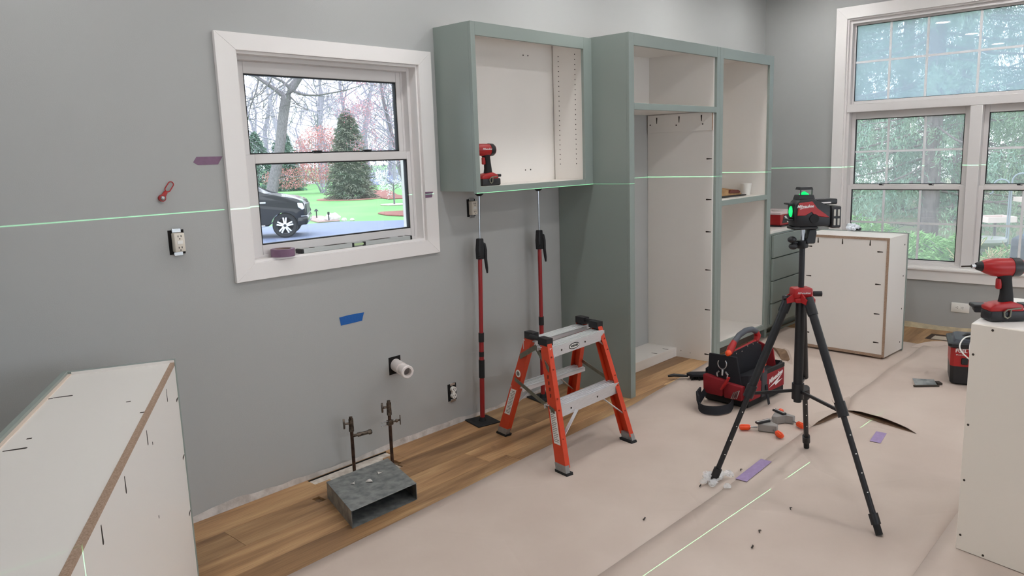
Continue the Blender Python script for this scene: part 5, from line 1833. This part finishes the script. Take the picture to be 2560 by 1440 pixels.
def grow(T, p, d, L, r, depth, rnd, spread=.6, ends=None, up=.12, n=4):
    """recursive bare branches"""
    p = np.asarray(p, float)
    d = d / np.linalg.norm(d)
    k = 3
    pts, rad = [p], [r]
    q = p.copy()
    dd = d.copy()
    for i in range(k):
        dd = dd + rnd.normal(size=3) * .13 + np.array([0, 0, up * .3])
        dd /= np.linalg.norm(dd)
        q = q + dd * L / k
        pts.append(q.copy())
        rad.append(max(r * (1 - .42 * (i + 1) / k), .006))
    T.add(pts, rad, n if r > .03 else 3)
    if ends is not None and depth <= 1:
        ends.extend(pts[1:])
    if depth <= 0:
        return
    for j in range(3 if depth > 1 else 4):
        at = pts[1 + j % 3] if j else pts[-1]
        nd = dd + rnd.normal(size=3) * spread + np.array([0, 0, up])
        grow(T, at, nd, L * rnd.uniform(.55, .8), max(r * .55, .006), depth - 1, rnd, spread, ends, up, n)


# ---- the big leaning oak behind the truck
t = thing('oak_tree', 'big bare tree with a thick leaning trunk behind the black truck', 'tree', (0, 0, 0))
T = Tubes()
T.add([(31.68, 52.34, GZ - .05), (31.75, 52.33, -.6), (32.48, 52.23, 1.89), (32.93, 52.21, 3.76), (33.2, 52.23, 5.01), (33.63, 52.2, 6.72), (34.02, 51.96, 7.43), (34.35, 51.73, 7.95), (34.81, 51.43, 8.72), (35.6, 50.8, 11), (35.9, 50.5, 14)],
      [.56, .46, .41, .39, .40, .40, .34, .31, .29, .22, .10], 14)
T.build('trunk', M['bark'], t)
T = Tubes()
rn = np.random.default_rng(21)
limbs = [([(33.6, 52.22, 6.8), (33.19, 52.85, 7.38), (32.4, 53.94, 8.33), (31.7, 54.9, 9.1)], [.24, .17, .14, .08]),
         ([(34.02, 51.96, 7.43), (33.61, 52.56, 8.05), (33.05, 53.28, 8.49), (32.2, 54.3, 8.85)], [.15, .11, .09, .05]),
         ([(34.11, 51.84, 7.25), (34.63, 51.17, 6.9), (35.38, 50.35, 6.86), (36.82, 48.85, 7.14), (38.0, 47.6, 7.6)], [.12, .09, .075, .05, .03]),
         ([(32.4, 53.94, 8.33), (32.09, 54.01, 7.27), (31.58, 54.25, 6.03), (31.34, 54.28, 5.1)], [.07, .055, .04, .02]),
         ([(33.78, 52.12, 7.03), (34.19, 51.45, 6.16), (34.67, 50.83, 5.73)], [.07, .05, .03])]
for p, r_ in limbs:
    T.add(p, r_, 6)
    for q in p[1:]:
        for _ in range(2):
            grow(T, q, rn.normal(size=3) + np.array([0, 0, .3]), rn.uniform(.9, 1.8), .032, 2, rn, .7)
for z in (9.5, 11, 12.5):
    for _ in range(3):
        grow(T, (35.2, 51.1, z), rn.normal(size=3) + np.array([0, 0, .4]), 3, .10, 3, rn, .7)
T.build('branches', M['bark'], t)

# ---- round evergreen on the lawn
def needles(z0, z1, r0, n, rnd, power=1.0, droop=.25):
    """layered boughs of an evergreen: returns centres and directions"""
    cs, ds = [], []
    tiers = int((z1 - z0) / .22)
    for i in range(n):
        q = rnd.random() ** 1.25
        q = (int(q * tiers) + .5 + rnd.normal() * .22) / tiers
        q = min(max(q, 0), 1)
        R_ = r0 * (1 - q) ** power + .08
        a = rnd.uniform(0, 2 * PI)
        lob = .82 + .18 * math.sin(a * 5 + int(q * tiers) * 2.1)
        f_ = rnd.uniform(.45, 1) ** .6
        r_ = R_ * f_ * lob
        cs.append((r_ * math.cos(a), r_ * math.sin(a), z0 + q * (z1 - z0) - droop * f_ * R_ * .35 + rnd.normal() * .05))
        ds.append((math.cos(a + rnd.normal() * .5), math.sin(a + rnd.normal() * .5), -droop + rnd.normal() * .35))
    return cs, ds


M['pine1'] = mat('grey_green_needles', (106, 118, 102), .9, rgb2=(128, 126, 112), scale=.9, detail=4)
M['pine2'] = mat('dark_needles', (92, 118, 104), .9, rgb2=(112, 136, 118), scale=.8)
t = thing('round_evergreen', 'dense grey-green evergreen standing alone on the lawn, framed by the lower sash', 'evergreen', (30.33, 39.75, GZ))
MB().cyl((0, 0, 0), (0, 0, 4.6), .13, .04, n=8).build('trunk', M['bark'], t)
c, d = needles(.25, 5.9, 1.85, 17000, rng, .58, .30)
leaves('needles', c, d, rng.uniform(.18, .34, len(c)), rng.uniform(.035, .06, len(c)), M['pine1'], t)
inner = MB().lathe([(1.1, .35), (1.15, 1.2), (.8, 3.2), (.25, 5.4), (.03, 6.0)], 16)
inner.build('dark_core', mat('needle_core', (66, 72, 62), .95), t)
for k, (x, y, h, r_, w) in enumerate(((38.6, 66.4, 5.6, 2.6, 'left of the oak trunk at the window edge'), (38.2, 60.6, 4.3, 1.9, 'right of the oak trunk'), (46.5, 74.5, 6.8, 2.6, 'farther back, behind the oak trunk'))):
    t = thing('far_evergreen', 'dark evergreen beyond the lawn, %s' % w, 'evergreen', (x, y, GZ))
    MB().cyl((0, 0, 0), (0, 0, h * .8), .14, .04, n=6).build('trunk', M['bark'], t)
    c, d = needles(.2, h, r_, 5200, rng, .8, .3)
    leaves('needles', c, d, rng.uniform(.3, .5, len(c)), rng.uniform(.07, .12, len(c)), M['pine2'], t)

# ---- red leafed shrub tree, budding maple, white blossom tree
def blob(cx, r, n, rnd):
    p = rnd.normal(size=(n, 3))
    p /= np.linalg.norm(p, axis=1, keepdims=True)
    p *= (rnd.uniform(.35, 1, n) ** .5)[:, None]
    return p * np.array(r) + np.array(cx), rnd.normal(size=(n, 3))


M['pink'] = mat('pinkish_red_leaves', (186, 120, 122), .8, rgb2=(204, 146, 142), scale=.7)
t = thing('red_leaf_tree', 'low pinkish red leafed tree behind the lawn in the small window', 'tree', (36.0, 51.4, GZ))
T = Tubes()
for k in range(7):
    grow(T, (rng.normal() * .2, rng.normal() * .2, .0), np.array([rng.normal() * .5, rng.normal() * .5, 1.2]), 2.2, .06, 3, rng, .5)
T.build('branches', M['bark_haze'], t)
c, d = blob((0, 0, 3.1), (2.3, 2.3, 2.5), 5200, rng)
leaves('foliage', c, d, .13, .08, M['pink'], t)
c, d = blob((-2.2, 1.6, 1.3), (2.2, 2.2, .9), 1500, rng)
leaves('low_foliage', c, d, .12, .08, M['pink'], t)

t = thing('budding_maple', 'slender bare tree with pink buds at the right side of the small window', 'tree', (22.9, 25.1, GZ))
T = Tubes()
T.add([(0, 0, -.05), (-.03, .03, 1.2), (-.12, .25, 2.3), (-.25, .55, 3.8), (-.40, .85, 5.4), (-.5, 1.0, 7.5)], [.13, .11, .10, .085, .07, .03], 8)
T.build('trunk', M['bark'], t)
T = Tubes()
ends = []
rn = np.random.default_rng(5)
for z in np.linspace(1.8, 6.6, 13):
    for _ in range(2):
        grow(T, (-.12 - .04 * z, .15 * z - .1, z), np.array([rn.normal() * .9 - .25, rn.normal() * .9 + .2, .55]), rn.uniform(.9, 1.7), .032, 3, rn, .6, ends)
T.build('branches', M['bark_haze'], t)
e = np.array(ends)
e = np.repeat(e, 2, 0)[rn.permutation(len(e) * 2)[:6500]]
leaves('buds', e + rn.normal(size=e.shape) * .05, rn.normal(size=e.shape), .055, .034, mat('pink_buds', (214, 140, 146), .8), t)

t = thing('white_blossom_tree', 'little young tree with white blossom on the lawn at the right window edge', 'tree', (27.06, 31.22, GZ))
T = Tubes()
T.add([(0, 0, 0), (0, 0, .7), (.02, 0, 1.2)], [.05, .04, .03], 7)
ends = []
for k in range(9):
    grow(T, (0, 0, .75 + .06 * k), np.array([rng.normal(), rng.normal(), .7]), .55, .018, 2, rng, .5, ends)
T.build('branches', M['bark'], t)
e = np.repeat(np.array(ends), 4, 0)
leaves('blossom', e + rng.normal(size=e.shape) * .07, rng.normal(size=e.shape), .07, .05, mat('white_blossom', (236, 238, 240), .8), t)

t = thing('dark_bare_tree', 'dark-stemmed bare tree behind the blossoming tree, cut by the right window edge', 'tree', (29.3, 32.2, GZ))
T = Tubes()
T.add([(0, 0, -.05), (-.15, .2, 1.2), (-.45, .55, 2.6), (-.8, 1.0, 5.0)], [.15, .13, .11, .06], 7)
T.add([(-.05, .1, .6), (.2, -.2, 2.2), (.3, -.3, 5.0)], [.10, .08, .04], 6)
T.build('trunk', mat('dark_bark', (92, 80, 84), .9), t)
T = Tubes()
for z in np.linspace(1.5, 5, 8):
    grow(T, (-.1 * z, .2 * z, z), np.array([rng.normal(), rng.normal(), .6]), 1.5, .03, 3, rng, .6)
T.build('branches', M['bark_haze'], t)

# ---- hazy woods beyond the lawn
protos = []
for k in range(5):
    rn = np.random.default_rng(40 + k)
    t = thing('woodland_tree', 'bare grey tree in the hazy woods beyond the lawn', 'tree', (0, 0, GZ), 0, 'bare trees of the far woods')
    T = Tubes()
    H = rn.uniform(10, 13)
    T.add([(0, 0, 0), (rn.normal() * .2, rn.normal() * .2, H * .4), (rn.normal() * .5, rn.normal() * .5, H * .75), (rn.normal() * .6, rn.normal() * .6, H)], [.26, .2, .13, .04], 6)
    T.build('trunk', M['bark_haze'], t)
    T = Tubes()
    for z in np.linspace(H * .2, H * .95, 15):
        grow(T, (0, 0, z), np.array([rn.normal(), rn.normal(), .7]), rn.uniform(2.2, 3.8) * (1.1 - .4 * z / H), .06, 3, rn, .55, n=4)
    T.build('branches', M['bark_haze'], t)
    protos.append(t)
spots = []
rw = random.Random(77)
for k in range(48):
    dist = 84 + 14 * (k // 12) + rw.uniform(-4, 4)
    ang = math.atan2(.95, .53) + .30 - .053 * (k % 12 + rw.uniform(-.3, .3))
    spots.append((dist * math.cos(ang) - .7, dist * math.sin(ang) - 3.3))
for i, (x, y) in enumerate(spots):
    o = protos[i] if i < 5 else dup(protos[i % 5])
    o.location = (x, y, GZ)
    o.rotation_euler = (0, 0, rw.uniform(0, 6.28))
    q = rw.uniform(.85, 1.35)
    o.scale = (q, q, q)
M['brush'] = mat('hazy_brush', (176, 172, 178), .95, rgb2=(158, 164, 156), scale=.3)  # pale haze is part of this brush colour
c = np.stack([rng.uniform(40, 118, 9000), rng.uniform(0, 1, 9000), rng.uniform(0, 1, 9000)], 1)
ang = math.atan2(.95, .53) + rng.uniform(-.32, .32, 9000)
dist = rng.uniform(105, 150, 9000)
hz = rng.uniform(0, 1, 9000) ** 1.6 * 6.5
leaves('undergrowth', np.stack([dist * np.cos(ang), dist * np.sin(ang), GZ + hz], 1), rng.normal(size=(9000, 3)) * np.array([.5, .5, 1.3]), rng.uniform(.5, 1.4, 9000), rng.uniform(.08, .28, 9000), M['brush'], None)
tag(bpy.data.objects['undergrowth'], 'pale hazy undergrowth along the far edge of the lawn', 'undergrowth')

# ---- garden outside the big window
GB = -.12
sheet('garden_ground', [(6.63, 6.5), (6.63, -30), (60, -30), (60, 6.5)], GB, mat('garden_soil', (134, 120, 106), .95, rgb2=(120, 138, 96), scale=1.2), .75)
M['spruce'] = mat('blue_green_spruce', (122, 152, 134), .85, rgb2=(146, 172, 142), scale=1.1, detail=5)
M['sprucel'] = mat('light_green_spruce', (130, 158, 126), .85, rgb2=(150, 174, 136), scale=1.1)
M['sbark'] = mat('spruce_bark', (134, 118, 118), .9, rgb2=(108, 94, 94), scale=9, stretch=(2, 2, .6), bump=.6, bscale=30)


def spruce(H, R0, seed, nb=85, m='spruce', z0=.6, label='', loc=(0, 0)):
    rn = np.random.default_rng(seed)
    t = thing('spruce_tree', label, 'tree', (loc[0], loc[1], GB))
    T = Tubes()
    T.add([(0, 0, -.1), (.03, .02, H * .5), (0, 0, H)], [.165, .10, .03], 10)
    T.build('trunk', M['sbark'], t)
    T = Tubes()
    cs, ds, ls = [], [], []
    for i in range(nb):
        q = (i + rn.random()) / nb
        z = z0 + q * (H - z0)
        L = R0 * (1 - q * .75) * rn.uniform(.65, 1.1)
        a = rn.uniform(0, 2 * PI)
        dr = np.array([math.cos(a), math.sin(a), 0])
        pts = [np.array([0, 0, z]) + dr * L * s_ + np.array([0, 0, -.32 * L * s_ + .16 * L * s_ * s_]) for s_ in (0, .33, .66, 1)]
        T.add(pts, [.024, .016, .009, .003], 4)
        side = np.array([-dr[1], dr[0], 0])
        ntw = int(12 + L * 10)
        for j in range(ntw):
            s_ = rn.uniform(.06, 1)
            p = np.array([0, 0, z]) + dr * L * s_ + np.array([0, 0, -.32 * L * s_ + .16 * L * s_ * s_])
            w = rn.uniform(-1, 1)
            hang = rn.uniform(.15, .60)
            e = p + side * w * .34 * (1.15 - s_ * .5) + dr * .08 - np.array([0, 0, hang])
            m_ = 22
            for k in range(m_):
                f_ = (k + rn.random()) / m_
                cs.append(p + (e - p) * f_ + rn.normal(size=3) * .025)
                v = (e - p) + rn.normal(size=3) * .22
                ds.append(v)
    T.build('boughs', M['sbark'], t)
    n = len(cs)
    leaves('needles', cs, ds, rn.uniform(.05, .12, n), rn.uniform(.010, .020, n), M[m], t)
    return t


spruce(9.5, 3.0, 101, 105, 'spruce', .9, 'spruce with a visible brown trunk straight behind the big window', (13.0, .16))
spruce(8.0, 2.9, 102, 90, 'spruce', .4, 'blue-green spruce at the left of the big window view', (15.6, 2.9))
spruce(9.0, 3.0, 103, 95, 'sprucel', .8, 'lighter green spruce at the right of the big window view', (13.6, -2.4))
spruce(10.5, 3.4, 104, 100, 'spruce', .4, 'tall spruce behind the one with the visible trunk', (18.2, .9))
spruce(8.5, 3.1, 105, 80, 'sprucel', .3, 'spruce farthest back on the right of the big window view', (18.0, -3.2))
spruce(9.5, 3.2, 106, 80, 'spruce', .4, 'spruce beyond the right-hand edge of the big window', (14.0, -6.2))
spruce(7.0, 2.6, 107, 70, 'sprucel', .3, 'low spruce farthest back on the left of the big window view', (19.5, 4.6))

for src, x, y, q, w in (('spruce_tree.003', 21.5, -1.2, 1.15, 'directly behind the tree with the visible trunk'), ('spruce_tree.001', 21.0, 2.9, 1.25, 'behind the left spruce'),
                        ('spruce_tree.004', 23.5, 6.2, 1.3, 'at the far left'), ('spruce_tree', 21.5, -5.6, 1.2, 'at the far right'), ('spruce_tree.002', 25.5, .8, 1.35, 'deepest in the middle')):
    o = dup(bpy.data.objects[src])
    o.location = (x, y, GB)
    o.scale = (q, q, q * .95)
    o.rotation_euler = (0, 0, x * 1.7)
    o['label'] = 'back row spruce outside the big window, %s' % w
M['juniper'] = mat('bright_juniper', (128, 172, 104), .85, rgb2=(146, 186, 118), scale=3)
for k, (x, y, rx, h, w) in enumerate(((10.6, -.25, .75, .50, 'at the left under the big window'), (10.2, -1.05, .60, .55, 'in the middle under the big window'), (9.6, -1.75, .65, .52, 'at the right behind the bird bath'),
                                      (11.8, .9, .8, .6, 'farther back at the left'))):
    t = thing('juniper_shrub', 'low bright green juniper shrub %s' % w, 'shrub', (x, y, GB))
    T = Tubes()
    for q in range(10):
        a = q * .63
        T.add([(0, 0, 0), (math.cos(a) * rx * .5, math.sin(a) * rx * .5, h * .5), (math.cos(a) * rx * .9, math.sin(a) * rx * .9, h * .8)], [.014, .010, .004], 4)
    T.build('stems', M['bark'], t)
    n = 3600
    a = rng.uniform(0, 2 * PI, n)
    rr = rng.uniform(0, 1, n) ** .5
    zz_ = h * (1 - rr ** 2 * .6) * rng.uniform(.35, 1.05, n)
    c = np.stack([rx * rr * np.cos(a), rx * rr * np.sin(a), zz_], 1)
    d = np.stack([np.cos(a), np.sin(a), rng.uniform(0, .9, n)], 1) + rng.normal(size=(n, 3)) * .4
    leaves('sprays', c, d, rng.uniform(.06, .13, n), rng.uniform(.012, .026, n), M['juniper'], t)
# straw-coloured twiggy shrub
t = thing('twiggy_shrub', 'straw coloured twiggy shrub outside the right half of the big window', 'shrub', (9.0, -1.80, GB))
T = Tubes()
for q in range(26):
    grow(T, (rng.normal() * .12, rng.normal() * .2, 0), np.array([rng.normal() * .5, rng.normal() * .6, 1.0]), .30, .007, 2, rng, .6)
T.build('twigs', mat('straw_twigs', (206, 192, 150), .9), t)
c, d = blob((0, 0, .38), (.35, .45, .22), 420, rng)
leaves('new_leaves', c, d, .05, .025, M['juniper'], t)

M['cement'] = mat('pale_cast_stone', (184, 184, 182), .8, var=.06, scale=12)
t = thing('bird_bath', 'pale stone bird bath on a fluted column outside the right half of the window', 'bird bath', (10.0, -1.22, GB))
MB().lathe([(.17, 0), (.16, .04), (.10, .07), (.078, .30), (.085, .42), (.12, .45)], 24).build('column', M['cement'], t)
for k in range(10):
    a = 2 * PI * k / 10
    MB().tube([(.10 * math.cos(a), .10 * math.sin(a), .08), (.082 * math.cos(a), .082 * math.sin(a), .30), (.088 * math.cos(a), .088 * math.sin(a), .41)], .012, 6).build('flute', M['cement'], t)
MB().lathe([(.10, .445), (.20, .475), (.245, .505), (.25, .545), (.235, .545), (.18, .51), (.02, .495)], 32).build('bowl', M['cement'], t)


def feeder(lab, x, y, z, s_):
    t = thing('tray_feeder', lab, 'bird feeder', (x, y, z), R(38), 'wooden tray feeders in the garden')
    M_ = bpy.data.materials.get('weathered_board') or mat('weathered_board', (224, 204, 196), .8)
    for lo, hi in (((-.18, -.18, 0), (.18, -.165, .075)), ((-.18, .165, 0), (.18, .18, .075)), ((-.18, -.165, 0), (-.165, .165, .075)), ((.165, -.165, 0), (.18, .165, .075))):
        MB().box([a * s_ for a in lo], [a * s_ for a in hi], .002).build('side_board', M_, t, smooth=False)
    MB().box((-.165 * s_, -.165 * s_, .006), (.165 * s_, .165 * s_, .016)).build('tray_floor', mat('seed_tray', (150, 128, 116), .9) if 'seed_tray' not in bpy.data.materials else bpy.data.materials['seed_tray'], t, smooth=False)
    MB().cyl((0, 0, -(z - GB)), (0, 0, .006), .016, n=10).build('post', M['bark'], t)


feeder('square wooden tray feeder just above the bird bath', 10.25, -1.28, .600, .92)
feeder('pale wooden tray feeder behind, at the right edge of the photo', 11.6, -1.42, .76, .8)
t = thing('shepherd_hook', 'grey double shepherd hook standing outside the right half of the big window', 'garden hook', (10.0, -1.42, GB))
gm_ = mat('grey_steel_rod', (150, 160, 170), .45, .3)
for sy, zt, w in ((1, 1.245, .085), (-1, 1.315, .095)):
    y0 = .0 if sy > 0 else -.02
    pts = [(0, y0 - .03, 0), (0, y0 - .03, zt - w)]
    pts += [(0, y0 - .03 + sy * (w * (1 - math.cos(a))), zt - w + w * math.sin(a)) for a in np.linspace(.15, PI, 12)]
    pts += [(0, y0 - .03 + sy * 2 * w, zt - w - .07), (0, y0 - .03 + sy * (2 * w + .03), zt - w - .09)]
    MB().tube(pts, .009, 8).build('rod', gm_, t)
t = thing('covered_grill', 'dark blue covered grill end cut by the right photo edge outside the window', 'grill', (9.0, -1.98, GB))
MB().prism([(-.34, .45), (.26, .45), (.30, .50), (.30, .60), (.24, .665), (.10, .70), (-.34, .70)], 'y', -.30, .26, .03, 2).build('hood', mat('dark_blue_cover', (62, 68, 86), .55), t)
MB().prism([(-.30, .70), (.10, .70), (.0, .82), (-.30, .90)], 'y', -.26, .16, .02).build('folded_cover', mat('light_blue_cover', (150, 170, 205), .6), t)
for x in (-.28, .24):
    for y in (-.26, .22):
        MB().cyl((x, y, 0), (x, y, .46), .018, n=8).build('leg', M['black'], t)
